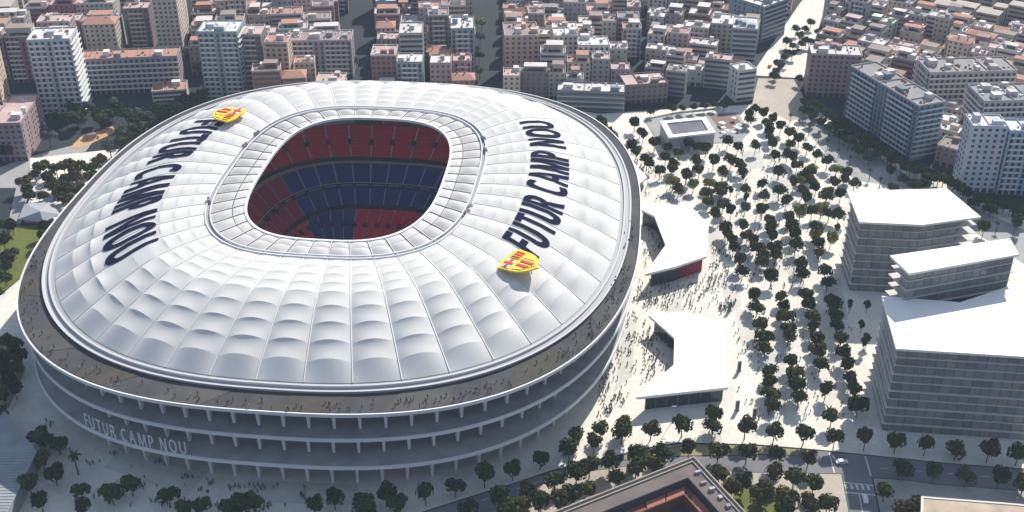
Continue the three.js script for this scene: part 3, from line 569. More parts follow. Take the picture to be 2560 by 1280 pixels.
/* low buildings cut by the frame: beige roof lower right, pale ribbed roof lower left */
{
  let h = 10, P = A2([[2303, 1240], [2532, 1258], [2640, 1268], [2680, 1380], [2300, 1350]], h), cx = P[0][0] + 20, cz = P[0][1] + 12, L = P.map(p => [p[0] - cx, p[1] - cz]);
  let o = tag(base('low_building', cx, 0, cz), 'low building with a worn beige roof, cut by the lower right corner', 'building');
  new MB().prism(inset(L, .3), 0, h - 1).build('wall', mat('wallBeige', .40, .33, .26, { map: T.plaster }), o); new MB().prism(inset(L, .8), h - 1, h - .25).build('roof', mat('roofBeige', .52, .42, .33, { map: T.roof }), o);
  const a = inset(L, 0), b = inset(L, .8); for (let k = 0; k < a.length; k++) { const j = (k + 1) % a.length; new MB().prism([a[k], a[j], b[j], b[k]], h - 1, h).build('parapet', M.kerb, o); }
  h = 8; P = A2([[-80, 1000], [12, 1026], [92, 1128], [14, 1290], [-100, 1300]], h); cx = P[2][0] - 14; cz = P[2][1]; L = P.map(p => [p[0] - cx, p[1] - cz]);
  o = tag(base('market_hall', cx, 0, cz), 'low hall with a pale blue ribbed metal roof, in the lower left corner', 'building');
  new MB().prism(inset(L, .4), 0, h - .6).build('wall', M.steelGrey, o); new MB().prism(L, h - .6, h - .1).build('roof', M.roofPale ??= mat('roofPale', .30, .325, .36, { map: T.roof, roughness: .5 }), o);  // roof tone lowered: the shade lying on it is put into the colour
  const d = at(92, 1128, h), e = at(14, 1290, h), dx = e.x - d.x, dz = e.z - d.z, l = Math.hypot(dx, dz);
  for (let k = 0; k < 22; k++) { const t = (k + .5) / 22, x = d.x + dx * t - cx, z = d.z + dz * t - cz, len = 30, ux = -dz / l, uz = dx / l, sgn = ux < 0 ? 1 : -1; new MB().box(x + sgn * ux * (len / 2 + .3), h - .12, z + sgn * uz * (len / 2 + .3), len, .16, .22, Math.atan2(-sgn * uz, sgn * ux)).build('roof_rib', M.roofPale, o); }
}
/* grey folded canopy on the left by the lawn */
{
  const P = [[45, 548], [62, 508], [126, 502], [150, 535], [108, 556]].map(q => at(q[0], q[1], 3)), c = at(100, 528, 6.5), o = tag(base('canopy', c.x, 0, c.z), 'grey folded canopy roof between the lawn and the park trees', 'canopy'), mb = new MB();
  for (let k = 0; k < 5; k++) { const a = P[k], b = P[(k + 1) % 5]; mb.tri([a.x - c.x, 3, a.z - c.z], [b.x - c.x, 3, b.z - c.z], [0, 6.5, 0]); }
  mat('canopyGrey', .30, .32, .35, { side: THREE.DoubleSide }); mb.build('roof', M.canopyGrey, o);
  for (const p of P) new MB().box(p.x - c.x, 0, p.z - c.z, .3, 3, .3).build('post', M.steelGrey, o);
}

/* ------------------------------------------------------------------ trees */
function leafMat(n, r, g, b) { const m = new THREE.MeshPhysicalMaterial({ roughness: .95, specularIntensity: .08, side: THREE.DoubleSide }); m.color.setRGB(r, g, b); m.name = n; return M[n] = m; }
const LEAF = [leafMat('leafOlive', .074, .076, .020), leafMat('leafGreen', .054, .076, .017), leafMat('leafDeep', .042, .056, .016), leafMat('leafBrown', .085, .07, .024), leafMat('leafYellow', .20, .21, .045), leafMat('leafGrey', .10, .11, .075)];
function crownGeo(rx, ry, lobes, leaves, sd) {                           // leaf clumps spread through overlapping lobes, gaps between them
  seed = sd; const P = [], L = [];
  for (let k = 0; k < lobes; k++) { const a = rr(0, 6.283), e = rr(-.35, .9), r = k ? rr(.35, .62) : 0; L.push([Math.cos(a) * Math.cos(e) * r * rx, Math.sin(e) * r * ry, Math.sin(a) * Math.cos(e) * r * rx, rr(.42, .62) * rx]); }
  for (let k = 0; k < leaves; k++) {
    const l = pick(L), a = rr(0, 6.283), y = rr(-.75, 1), c = Math.sqrt(Math.max(0, 1 - y * y)), f = .62 + .42 * Math.pow(rnd(), .6), d = [Math.cos(a) * c, y, Math.sin(a) * c];
    const x = l[0] + d[0] * l[3] * f, yy = l[1] + d[1] * l[3] * .85 * f, z = l[2] + d[2] * l[3] * f, s = rr(.28, .62);
    const n = [d[0] + rr(-.7, .7), d[1] + rr(-.5, .8), d[2] + rr(-.7, .7)], t = [-n[2] + rr(-.2, .2), rr(-.4, .4), n[0]], tl = Math.hypot(...t) || 1, b = [n[1] * t[2] - n[2] * t[1], n[2] * t[0] - n[0] * t[2], n[0] * t[1] - n[1] * t[0]], bl = Math.hypot(...b) || 1;
    const q = (u, v) => [x + (t[0] / tl * u + b[0] / bl * v) * s, yy + (t[1] / tl * u + b[1] / bl * v) * s, z + (t[2] / tl * u + b[2] / bl * v) * s];
    P.push(q(-1, -.6), q(.9, -.8), q(.2, 1)); if (k % 3) P.push(q(-1, -.6), q(.2, 1), q(-1.1, .5));
  }
  const ic = new THREE.IcosahedronGeometry(1, 2), ip = ic.attributes.position;   // a darker heart that keeps the middle closed
  for (let k = 0; k < ip.count; k++) { const v = new THREE.Vector3().fromBufferAttribute(ip, k), w = .52 + .16 * Math.sin(v.x * 5 + sd) * Math.sin(v.z * 4.3 + v.y * 3); P.push([v.x * rx * w, v.y * ry * w, v.z * rx * w]); }
  const g = new THREE.BufferGeometry(); g.setAttribute('position', new THREE.Float32BufferAttribute(P.flat(), 3)); g.computeVertexNormals(); return g;
}
const CROWN = [crownGeo(3.3, 2.8, 8, 430, 11), crownGeo(3.2, 2.9, 9, 430, 29), crownGeo(3.4, 2.6, 7, 410, 53), crownGeo(3.1, 3.1, 9, 430, 71)];
const CYP = crownGeo(1.9, 3.6, 5, 300, 97); CYP.scale(1, 1.35, 1);
function limb(mb, a, b, r0, r1) {
  const d = new THREE.Vector3().subVectors(b, a), x = new THREE.Vector3(1, 0, .3).cross(d).normalize(), y = new THREE.Vector3().crossVectors(d, x).normalize(), c = (p, r, k) => { const t = k / 6 * 6.2832; return [p.x + (x.x * Math.cos(t) + y.x * Math.sin(t)) * r, p.y + (x.y * Math.cos(t) + y.y * Math.sin(t)) * r, p.z + (x.z * Math.cos(t) + y.z * Math.sin(t)) * r]; };
  for (let k = 0; k < 6; k++) mb.quad(c(a, r0, k), c(a, r0, k + 1), c(b, r1, k + 1), c(b, r1, k));
}
const TRUNK = (() => { const mb = new MB(), V = (x, y, z) => new THREE.Vector3(x, y, z); limb(mb, V(0, 0, 0), V(.08, 3.4, 0), .24, .16); for (const [x, z] of [[1.1, .3], [-.8, .9], [-.2, -1.2]]) limb(mb, V(.08, 3.3, 0), V(x, 5.4, z), .13, .05); return mb.geo(); })();
const PALMTRUNK = (() => { const mb = new MB(), V = (x, y, z) => new THREE.Vector3(x, y, z); limb(mb, V(0, 0, 0), V(.12, 3, 0), .26, .19); limb(mb, V(.12, 3, 0), V(.05, 6.6, .1), .19, .15); return mb.geo(); })();
const PALMTOP = (() => { const mb = new MB(); for (let k = 0; k < 22; k++) { const a = k * 2.4, e = .9 - (k % 11) * .15, c = Math.cos(a), s = Math.sin(a); let p = [.05, 6.6, .1]; for (let j = 0; j < 4; j++) { const el = e - j * .42, q = [p[0] + c * Math.cos(el) * .58, p[1] + Math.sin(el) * .58, p[2] + s * Math.cos(el) * .58], w = [.1, .3, .26, .14, .02], n = v => [-s * w[v], 0, c * w[v]]; const A = n(j), B = n(j + 1); mb.quad([p[0] - A[0], p[1], p[2] - A[2]], [p[0] + A[0], p[1], p[2] + A[2]], [q[0] + B[0], q[1], q[2] + B[2]], [q[0] - B[0], q[1], q[2] - B[2]]); p = q; } } return mb.geo(); })();
const protoTree = CROWN.map((g, k) => LEAF.map(m => { const o = new THREE.Group(); part('trunk', TRUNK, M.bark, o); const c = part('crown', g, m, o); c.position.y = 5.9; c.scale.set(1.16, 1.38, 1.16); return o; }));
const protoCyp = (() => { const o = new THREE.Group(); part('trunk', TRUNK, M.bark, o).scale.set(.8, .6, .8); const c = part('crown', CYP, LEAF[2], o); c.position.y = 5.6; return o; })();
const protoPalm = (() => { const o = new THREE.Group(); part('trunk', PALMTRUNK, M.bark, o); part('fronds', PALMTOP, M.palmLeaf, o); return o; })();
let treeNo = 0;
const massTrees = [];                                                     // the smallest, farthest trees: one object
function plant(kind, px, py, label, group, tone, size = 1, y = PL) {     // px, py: the middle of the crown in the photograph
  size *= .86 + .14 * Math.min(1, Math.max(0, (py - 270) / 800));       // the plaza's farther trees are younger
  const p = at(px, py, 5.9 * size), k = treeNo++;
  if (group === undefined && label === null) { massTrees.push([p.x, y, p.z, size * 1.2 * (.9 + .2 * hash(k, 2, 77)), tone, k]); return; }
  const o = (kind === 'palm_tree' ? protoPalm : kind === 'cypress_tree' ? protoCyp : protoTree[k % 4][tone]).clone();
  o.name = numbered(kind); o.position.set(p.x, y, p.z); o.rotation.y = hash(k, 1, 77) * 6.28; const sc = size * (.84 + .32 * hash(k, 2, 77)); o.scale.set(sc, size * (.86 + .28 * hash(k, 3, 77)), sc);
  scene.add(o); return tag(o, label, kind === 'palm_tree' ? 'palm tree' : 'tree', group);
}
function rowOf(kind, what, where, group, pts, o = {}) {                  // label: which one along its row
  if (o.mass) { pts.forEach(([x, y], k) => plant(kind, x, y, null, undefined, (o.tones ?? [0])[k % (o.tones ?? [0]).length], o.size ?? 1, o.y)); return; }
  const key = o.by === 'y' ? 1 : 0, s = [...pts].sort((a, b) => a[key] - b[key]), dir = o.by === 'y' ? 'far end' : 'left';
  s.forEach(([x, y], k) => { const n = k + 1, w = n === 1 && !o.by ? 'leftmost' : `${ord(n)} from ${o.by ? 'the far end' : 'left'}`; plant(kind, x, y, `${what}, ${w} ${where}`, group, (o.tones ?? [0])[k % (o.tones ?? [0]).length], o.size ?? 1, o.y); });
}
const R = 'round';
rowOf('tree', 'small round tree', 'in the row along the road behind the square hall', 'trees behind the square hall', [[1626, 281], [1681, 275], [1705, 272], [1733, 270], [1761, 267], [1784, 264], [1809, 266]], { size: .72, tones: [2], mass: true });
rowOf('tree', 'dense dark tree', 'in the cluster by the stadium\'s upper right rim', 'trees by the upper right rim', [[1502, 302], [1508, 312], [1519, 327], [1526, 338], [1533, 350], [1556, 374], [1580, 365], [1591, 378], [1612, 395], [1623, 409]], { tones: [2, 1, 0] });
rowOf('tree', 'round plaza tree', 'beside or in front of the square hall', 'trees round the square hall', [[1587, 309], [1600, 326], [1608, 338], [1637, 357], [1669, 364], [1684, 351], [1664, 391], [1697, 379], [1722, 360], [1744, 364], [1765, 372], [1819, 352], [1844, 368]], { tones: [2, 0, 2] });
rowOf('tree', 'round plaza tree', 'in the grove by the upper pavilions', 'grove beside the upper pavilions', [[1650, 426], [1684, 406], [1680, 421], [1717, 437], [1715, 441], [1734, 460], [1740, 401], [1748, 426], [1774, 458], [1784, 404], [1767, 482], [1769, 502], [1803, 463], [1801, 478], [1808, 430], [1683, 455], [1697, 470]], { tones: [0, 0, 4, 1, 3] });
rowOf('cypress_tree', 'slim dark cypress', 'among the round plaza trees', 'cypresses among the plaza trees', [[1827, 473], [1858, 441], [1865, 494], [2126, 760], [2169, 760], [2155, 809], [2169, 841], [2161, 856], [2094, 568]], { size: .9 });
rowOf('tree', 'round plaza tree', 'in the middle grove right of the square hall', 'middle plaza grove', [[1889, 365], [1890, 270], [1872, 284], [1872, 298], [1909, 285], [1932, 299], [1920, 310], [1924, 329], [1926, 343], [1932, 359], [1952, 315], [1973, 334], [1998, 348], [1977, 359], [1938, 390], [2018, 367], [2042, 385], [1968, 385], [1982, 393], [1993, 410], [1946, 427], [1827, 401], [1850, 413], [1856, 430]], { tones: [0, 3, 0, 1, 2] });
rowOf('tree', 'round plaza tree', 'in the dense grove above the office blocks', 'dense grove by the far office block', [[2031, 420], [2068, 404], [2092, 420], [2121, 432], [2006, 437], [1948, 429], [1948, 478], [1965, 504], [1984, 458], [2004, 451], [2023, 430], [2027, 451], [2006, 477], [2015, 497], [2040, 468], [2070, 478], [2087, 454], [2102, 484], [2066, 490], [2112, 446], [2137, 454]], { tones: [0, 1, 0, 3, 4, 2] });
rowOf('tree', 'round plaza tree', 'in the open middle of the plaza', 'trees in the open plaza', [[1905, 458], [1863, 470], [1910, 490], [1807, 513], [1789, 535], [1827, 527], [1863, 518], [1906, 525]], { tones: [0, 5, 2] });
rowOf('tree', 'round plaza tree', 'in the block beside the far office', 'trees beside the far office block', [[1973, 539], [2001, 528], [2030, 527], [2054, 523], [2073, 532], [2097, 539], [2040, 573], [2039, 590], [2078, 597], [2045, 607], [2049, 628], [2063, 677], [2069, 706], [2002, 656], [2006, 683], [1929, 692]], { tones: [2, 0, 4, 1] });
rowOf('tree', 'round tree', 'in the slanting row by the red-fronted pavilion', 'first slanting plaza row', [[1813, 570], [1820, 587], [1829, 602], [1834, 618], [1851, 652], [1857, 677]], { by: 'y', tones: [0, 2] });
rowOf('tree', 'round tree', 'in the second slanting plaza row', 'second slanting plaza row', [[1858, 564], [1868, 585], [1882, 602], [1892, 621], [1904, 637], [1905, 654]], { by: 'y', tones: [0, 3] });
rowOf('tree', 'round tree', 'in the third slanting plaza row', 'third slanting plaza row', [[1923, 549], [1927, 571], [1930, 594], [1937, 618], [1939, 640]], { by: 'y', tones: [0, 2] });
rowOf('tree', 'round tree', 'in the fourth slanting plaza row', 'fourth slanting plaza row', [[1978, 564], [1984, 585], [1990, 612]], { by: 'y', tones: [1, 2] });
rowOf('tree', 'round tree', 'in the first long plaza row', 'first long plaza row', [[1886, 742], [1893, 767], [1905, 812], [1908, 842], [1913, 867], [1924, 924], [1926, 953], [1929, 982], [1931, 1014]], { by: 'y', tones: [0, 1] });
rowOf('tree', 'round tree', 'in the second long plaza row', 'second long plaza row', [[1952, 739], [1959, 764], [1965, 791], [1970, 818], [1972, 840], [1981, 899], [1987, 931], [1990, 964], [1997, 994]], { by: 'y', tones: [0, 2] });
rowOf('tree', 'round tree', 'in the third long plaza row', 'third long plaza row', [[2018, 737], [2022, 760], [2029, 789], [2033, 818], [2041, 847], [2046, 877], [2051, 908], [2066, 971], [2080, 1039]], { by: 'y', tones: [2, 2, 0] });
rowOf('tree', 'round tree', 'in the fourth long row, beside the office blocks', 'fourth long plaza row', [[2083, 760], [2089, 789], [2094, 816], [2104, 845], [2111, 881], [2120, 913], [2127, 944], [2134, 976], [2145, 1014]], { by: 'y', tones: [2, 1] });
rowOf('tree', 'round tree', 'along the plaza side of the near road', 'row on the plaza side of the near road', [[1423, 1125], [1441, 1085], [1485, 1105], [1502, 1068], [1559, 1053], [1555, 1081], [1628, 1071], [1706, 1063], [1783, 1038], [1783, 1063], [1864, 1069], [1937, 1075], [2012, 1081], [2088, 1091], [2164, 1097], [2241, 1103], [2316, 1109], [2393, 1120], [2473, 1126], [2546, 1134]], { tones: [1, 0, 3, 1] });
rowOf('tree', 'round tree', 'along the far kerb of the near road', 'row on the far kerb of the near road', [[1592, 1141], [1657, 1130], [1722, 1124], [1797, 1124], [1868, 1128], [1943, 1136], [2022, 1142], [2259, 1170], [2337, 1178], [2418, 1187], [2499, 1195], [2562, 1203]], { tones: [0, 2, 1] });
rowOf('tree', 'round tree', 'in the grove right of the brown building', 'grove right of the brown building', [[1799, 1182], [1937, 1178], [1986, 1193], [1860, 1201], [1830, 1223], [1909, 1217], [1966, 1237], [2035, 1207], [2022, 1260], [2069, 1260], [1957, 1272], [1897, 1238], [2213, 1223], [2261, 1272], [2296, 1260]], { tones: [0, 3, 1, 0] });
rowOf('tree', 'round tree', 'in the grove left of the brown building', 'grove left of the brown building', [[1172, 1269], [1251, 1245], [1318, 1223], [1268, 1271], [1299, 1267], [1386, 1197], [1441, 1182], [1474, 1166], [1524, 1153], [1590, 1173], [1539, 1199], [1430, 1232], [1347, 1252], [1397, 1252], [1474, 1221], [1641, 1162]], { tones: [2, 2, 1, 0] });
rowOf('tree', 'round tree', 'in the shaded row in front of the stadium', 'shaded row before the stadium', [[571, 1271], [603, 1265], [634, 1258], [787, 1260], [835, 1243], [907, 1254], [912, 1276], [964, 1236], [991, 1258], [1063, 1234], [1137, 1212], [1211, 1190], [1281, 1171], [1351, 1144]], { tones: [1, 2, 1] });
rowOf('tree', 'round tree', 'in the shaded forecourt at the lower left', 'trees in the lower left forecourt', [[94, 1085], [107, 1103], [144, 1107], [105, 1151], [136, 1184], [72, 1210], [101, 1254], [199, 1223], [203, 1267], [278, 1232], [326, 1210], [420, 1238], [505, 1262], [462, 1276], [2, 1037]], { tones: [2, 1, 1] });
rowOf('palm_tree', 'tall thin palm', 'in the line along the grey path behind the offices', 'palms along the grey path', [[1977, 287], [1999, 301], [2024, 319], [2048, 335], [2071, 354], [2098, 373], [2127, 393], [2176, 428], [2202, 447], [2496, 555]]);
plant('palm_tree', 187, 1148, 'lone dark palm on the shaded forecourt in the lower left', undefined, 0, 1.25);
rowOf('tree', 'dense dark tree', 'in the hedge row below the slabs', 'hedge row below the slabs', [[2146, 376], [2213, 382], [2173, 393], [2231, 396], [2227, 427], [2260, 447], [2232, 467], [2276, 419], [2297, 422], [2327, 432], [2347, 442], [2290, 463], [2313, 455], [2371, 457], [2401, 469], [2422, 482], [2435, 503], [2480, 500], [2512, 510], [2476, 521], [2547, 528], [2540, 560], [2461, 567]], { tones: [2, 1, 2, 2] });
rowOf('tree', 'dense dark tree', 'in the hedge row below the slabs', 'hedge row below the slabs', [[2012, 257], [2027, 254], [2048, 271], [2012, 279], [2029, 293], [2066, 284], [2082, 298], [2098, 310], [2054, 307], [2074, 323], [2129, 327], [2099, 340], [2145, 341], [2162, 352], [2123, 356], [2177, 365], [2196, 374]], { tones: [2, 1, 2, 2], mass: true });
rowOf('tree', '', '', '', [[2019, 266], [2038, 262], [2058, 277], [2037, 282], [2074, 291], [2090, 304], [2112, 322], [2122, 334], [2138, 336], [2153, 348], [2171, 358], [2188, 370], [2204, 380], [2222, 390], [2240, 402], [2255, 412], [2268, 424], [2288, 432], [2306, 434], [2318, 446], [2336, 450], [2358, 452], [2384, 464], [2412, 478], [2446, 494], [2462, 506], [2496, 512], [2526, 520], [2546, 545], [2190, 386], [2158, 366], [2110, 345], [2086, 318]], { tones: [2, 1, 2, 1], size: .9, mass: true });
rowOf('tree', '', '', '', [[100, 424], [140, 425], [160, 420], [188, 428], [218, 424], [244, 406], [120, 446], [168, 450], [192, 448], [130, 470], [168, 478], [60, 460]], { tones: [0, 1, 3], mass: true });
rowOf('tree', 'dark tree', 'along the left frame edge beside the lawn', 'trees left of the lawn', [[15, 560], [30, 565], [8, 602], [20, 645], [27, 632], [12, 665], [10, 690], [112, 570], [110, 590], [127, 567]], { tones: [2, 1] });
rowOf('tree', 'round tree', 'in the sunlit park left of the stadium', 'trees in the left park', [[112, 411], [87, 435], [122, 433], [173, 415], [179, 439], [203, 415], [233, 413], [254, 399], [154, 464], [130, 456], [71, 474], [72, 487], [107, 487], [145, 480], [155, 495], [170, 497], [187, 472], [205, 472], [140, 467], [226, 436]], { tones: [0, 1, 0, 3] });
rowOf('tree', 'dark bushy tree', 'in the wooded strip before the left towers', 'wooded strip at left', [[142, 250], [166, 240], [183, 271], [219, 267], [207, 287], [130, 297], [166, 297], [284, 261], [292, 273], [280, 289], [317, 291], [345, 287], [386, 277], [406, 291], [335, 301], [437, 271], [457, 256], [487, 250], [508, 244], [305, 334], [244, 287], [193, 301], [305, 362], [274, 370], [30, 370], [12, 382], [41, 366], [122, 346], [430, 292], [370, 300], [250, 305], [98, 320], [330, 345], [345, 330]], { tones: [2, 2, 1, 5], size: 1.15, mass: true });
rowOf('tree', 'dark tree', 'in the bed at the stadium\'s left foot', 'trees at the stadium\'s left foot', [[21, 953], [35, 971], [10, 900], [46, 893], [7, 988], [35, 858], [14, 851], [2, 930], [30, 920]], { tones: [2, 1] });
rowOf('tree', 'small tree', 'on the planted median of the wide avenue', 'avenue median trees', [[1936, 193], [1941, 180], [1945, 161], [1962, 148], [1967, 131], [1982, 116], [1981, 135], [2005, 111], [2016, 105], [1999, 92], [1966, 107], [2027, 60], [2014, 75], [2046, 82], [2029, 107], [1990, 75], [1999, 199], [1952, 168]], { by: 'y', tones: [2, 5], size: .85, y: .1, mass: true });
rowOf('tree', 'yellow-green tree', 'lining the shaded streets behind the roof', 'street trees behind the stadium', [[1203, 60], [1200, 95], [1197, 140], [1199, 178], [882, 155], [468, 100], [466, 130], [490, 160], [500, 172]], { tones: [4, 5, 0], y: 0, mass: true });

{
  const o = new THREE.Group(); o.name = 'distant_trees'; o.userData.kind = 'stuff'; o.userData.label = 'small far trees along the streets, the avenue and the wooded strips'; scene.add(o);
  const d = new THREE.Object3D();
  for (let v = 0; v < 4; v++) LEAF.forEach((m, t) => {
    const L = massTrees.filter(q => q[5] % 4 === v && q[4] === t); if (!L.length) return;
    const c = new THREE.InstancedMesh(CROWN[v], m, L.length), r = new THREE.InstancedMesh(TRUNK, M.bark, L.length); c.name = 'crown'; r.name = 'trunk'; c.castShadow = r.castShadow = true;
    L.forEach((q, k) => { d.rotation.set(0, hash(q[5], 1, 77) * 6.28, 0); d.scale.setScalar(q[3]); d.position.set(q[0], q[1], q[2]); d.updateMatrix(); r.setMatrixAt(k, d.matrix); d.position.y += 5.9 * q[3]; d.scale.setScalar(q[3] * 1.1); d.updateMatrix(); c.setMatrixAt(k, d.matrix); });
    o.add(c, r);
  });
}

/* ------------------------------------------------------------------ the city */
const WALL = [['cream', .58, .52, .44], ['pink', .48, .36, .35], ['brick-red', .32, .18, .17], ['white', .66, .64, .62], ['grey', .36, .36, .38], ['peach', .56, .43, .35], ['tan', .44, .39, .35], ['blue-grey', .30, .37, .42], ['brown', .27, .22, .21], ['pale green', .42, .45, .38]].map(([n, r, g, b]) => [n, mat('wall_' + n, r, g, b, { map: T.plaster })]);
const ROOF = [['pale', .64, .60, .59], ['terracotta', .46, .26, .20], ['rosy', .56, .42, .40], ['grey', .30, .30, .31], ['white', .72, .70, .68], ['brown', .34, .27, .25]].map(([n, r, g, b], k) => [n, mat('cityRoof_' + n, r, g, b, { map: k === 1 ? T.tiles : T.roof })]);
const wallOf = n => WALL.find(w => w[0] === n)[1], roofOf = n => ROOF.find(w => w[0] === n)[1];
mat('balcony', .62, .60, .58); mat('shutter', .20, .17, .15); mat('awning', .16, .24, .20);
const taken = [];
const TANK = new THREE.CylinderGeometry(.9, .9, 1.6, 8); TANK.translate(0, .8, 0);
function hits(a) {                                                       // footprints as turned rectangles
  for (const b of taken) {
    if (Math.hypot(a.x - b.x, a.z - b.z) > Math.hypot(a.w, a.d) / 2 + Math.hypot(b.w, b.d) / 2) continue;
    let apart = false;
    for (const r of [a, b]) for (const e of [[Math.cos(r.t), -Math.sin(r.t)], [Math.sin(r.t), Math.cos(r.t)]]) {
      const pr = q => { const c = q.x * e[0] + q.z * e[1], m = Math.abs(Math.cos(q.t) * e[0] - Math.sin(q.t) * e[1]) * q.w / 2 + Math.abs(Math.sin(q.t) * e[0] + Math.cos(q.t) * e[1]) * q.d / 2; return [c - m, c + m]; };
      const A = pr(a), B = pr(b); if (A[1] < B[0] + .3 || B[1] < A[0] + .3) apart = true;
    }
    if (!apart) return true;
  }
  return false;
}
function building(o) {                                                   // front faces local +z
  const { w, d, h } = o, g = base(o.name ?? 'apartment_building', o.x, 0, o.z, o.t), big = o.big, n = Math.max(2, Math.round(h / 3.1)), fh = h / n;
  taken.push({ x: o.x, z: o.z, t: o.t, w, d });
  const body = new MB(); body.box(0, 0, 0, w, h, d); body.build('wall', o.wall, g);
  const rt = g, tile = o.roof === 'tile';
  let roof;
  if (tile) { const r = new MB(), e = .5, rh = Math.min(2.6, d * .17), X = w / 2 + e, Z = d / 2 + e, y = h + .02, q = Math.min(X * .5, Z * .8); r.quad([-X, y, Z], [X, y, Z], [X - q, y + rh, 0], [-X + q, y + rh, 0]); r.quad([X, y, -Z], [-X, y, -Z], [-X + q, y + rh, 0], [X - q, y + rh, 0]); r.tri([X, y, Z], [X, y, -Z], [X - q, y + rh, 0]); r.tri([-X, y, -Z], [-X, y, Z], [-X + q, y + rh, 0]); r.box(0, y - .3, 0, w + 2 * e, .3, d + 2 * e, 0, true); roof = r.build('roof', o.roofMat, g); }
  else {
    roof = new MB().box(0, h, 0, w - .5, .12, d - .5).build('roof', o.roofMat, g);
    const pm = new MB(), ph = .95, t = .25; pm.box(0, h, d / 2 - t / 2, w, ph, t); pm.box(0, h, -d / 2 + t / 2, w, ph, t); pm.box(w / 2 - t / 2, h, 0, t, ph, d - 2 * t); pm.box(-w / 2 + t / 2, h, 0, t, ph, d - 2 * t);
    const cuts = Math.floor(w / 9); for (let k = 1; k <= cuts; k++) if (rnd() < .7) pm.box(-w / 2 + k * w / (cuts + 1), h, 0, .2, .9, d - 2 * t);
    pm.build('parapet', rnd() < .5 ? o.wall : roofOf('pale'), g);
    if (!big && rnd() < .5) {                                            // a set-back attic with its own roof
      const aw = w * rr(.45, .85), ad = d * rr(.45, .7), ax = rr(-.5, .5) * (w - aw - .6), az = -d / 2 + ad / 2 + .3 + rnd() * (d - ad) * .5, ah = rr(2.6, 5.4), at2 = new MB().box(ax, h + .1, az, aw, ah, ad); at2.build('attic', rnd() < .5 ? o.wall : pick(WALL)[1], roof);
      new MB().box(ax, h + .1 + ah, az, aw + .5, .2, ad + .5, 0, true).build('attic_roof', pick([o.roofMat, ROOF[1][1], ROOF[0][1], ROOF[5][1]]), roof); new MB().box(ax, h + .5, az + ad / 2, aw * .75, 1.7, .1).build('window', M.glassCity, roof, 'stuff');
    }
    const huts = o.huts ?? Math.max(1, Math.round(w * d / 190 * rr(.5, 1.3)));
    for (let k = 0; k < huts; k++) { const hw = rr(2.4, Math.min(6, w * .35)), hd = rr(2.2, Math.min(5, d * .4)), hh = rr(2.2, 3.4); new MB().box(rr(-.5, .5) * (w - hw - 1), h + .1, rr(-.5, .5) * (d - hd - 1), hw, hh, hd).build('roof_hut', rnd() < .6 ? roofOf(rnd() < .5 ? 'white' : 'pale') : o.wall, roof); }
    const v = new MB(); for (let k = 0; k < w * d / 45; k++) v.box(rr(-.46, .46) * (w - 1), h + .1, rr(-.46, .46) * (d - 1), rr(.5, 1.6), rr(.5, 1.5), rr(.5, 1.4)); v.build('roof_vent', pick([M.steel, M.white, M.shutter, roofOf('terracotta')]), roof, 'stuff');
    if (rnd() < .3) { const c = part('water_tank', TANK, pick([M.tankBlue, M.white, M.concrete]), roof); c.position.set(rr(-.35, .35) * w, h + .1, rr(-.3, .3) * d); }
  }
  if (tile && rnd() < .7) for (let k = 0; k < 2; k++) new MB().box(rr(-.4, .4) * w, h + .3, rr(-.35, .35) * d, .8, 2.8, .7).build('chimney', o.wall, roof);
  const win = new MB(), bal = new MB(), bays = Math.max(2, Math.round(w / 3.3)), side = Math.max(1, Math.round(d / 3.8));
  const style = o.style ?? pick(['punched', 'punched', 'balcony', 'strip']);
  for (let f = 0; f < n; f++) {
    const y = f * fh;
    if (style === 'strip') win.box(0, y + 1.0, d / 2, w - 1.2, 1.45, .12);
    else for (let b = 0; b < bays; b++) {
      const x = (b + .5) / bays * w - w / 2, door = style === 'balcony' && (b % 3 !== 1 || big);
      if (f && !big && hash(b * 7 + f, n + ri(0, 3), 13) < .1) continue;
      win.box(x, y + (f ? door ? .15 : .95 : .1), d / 2, f ? big ? 1.55 : 1.25 : 2.4, f ? door ? 2.2 : 1.45 : 2.5, .12);
    }
    for (let b = 0; b < side; b++) { const z = (b + .5) / side * d - d / 2; if (f && hash(b, n, 7) > .22) for (const s of [-1, 1]) win.box(s * w / 2, y + .95, z, .12, 1.4, 1.35); }
    if (f && style === 'balcony') {
      const groups = o.bands ? [[0, w]] : bays > 5 ? [[-w * .27, w * .36], [w * .27, w * .36]] : [[0, w * .6]];
      for (const [x, bw] of groups) { const q = big ? new MB() : bal; q.box(x, y - .08, d / 2 + .65, bw, .16, 1.3, 0, true); q.box(x, y + .08, d / 2 + 1.26, bw, .92, .08); if (big) q.build('balcony', o.balconyMat ?? M.balcony, g); }
      if (o.sideBands) for (const s of o.sideBands) { const q = new MB(); q.box(s * (w / 2 + .6), y - .08, 0, 1.2, .16, d - .6, 0, true); q.box(s * (w / 2 + 1.16), y + .08, 0, .08, .92, d - .6); q.build('balcony', o.balconyMat ?? M.balcony, g); }
    } else if (f && style === 'strip' && big) new MB().box(0, y - .1, d / 2 + .25, w, .28, .5, 0, true).build('floor_band', o.balconyMat ?? M.balcony, g);
  }
  win.build('window', M.glassCity, g, 'stuff'); if (!bal.empty) bal.build('balcony', M.balcony, g, 'stuff');
  if (o.crownBand) new MB().box(0, h - 2.2, d / 2 + .06, w * .7, 1.6, .1).build('loggia', M.shutter, g);
  return tag(g, o.label, 'building', o.group);
}
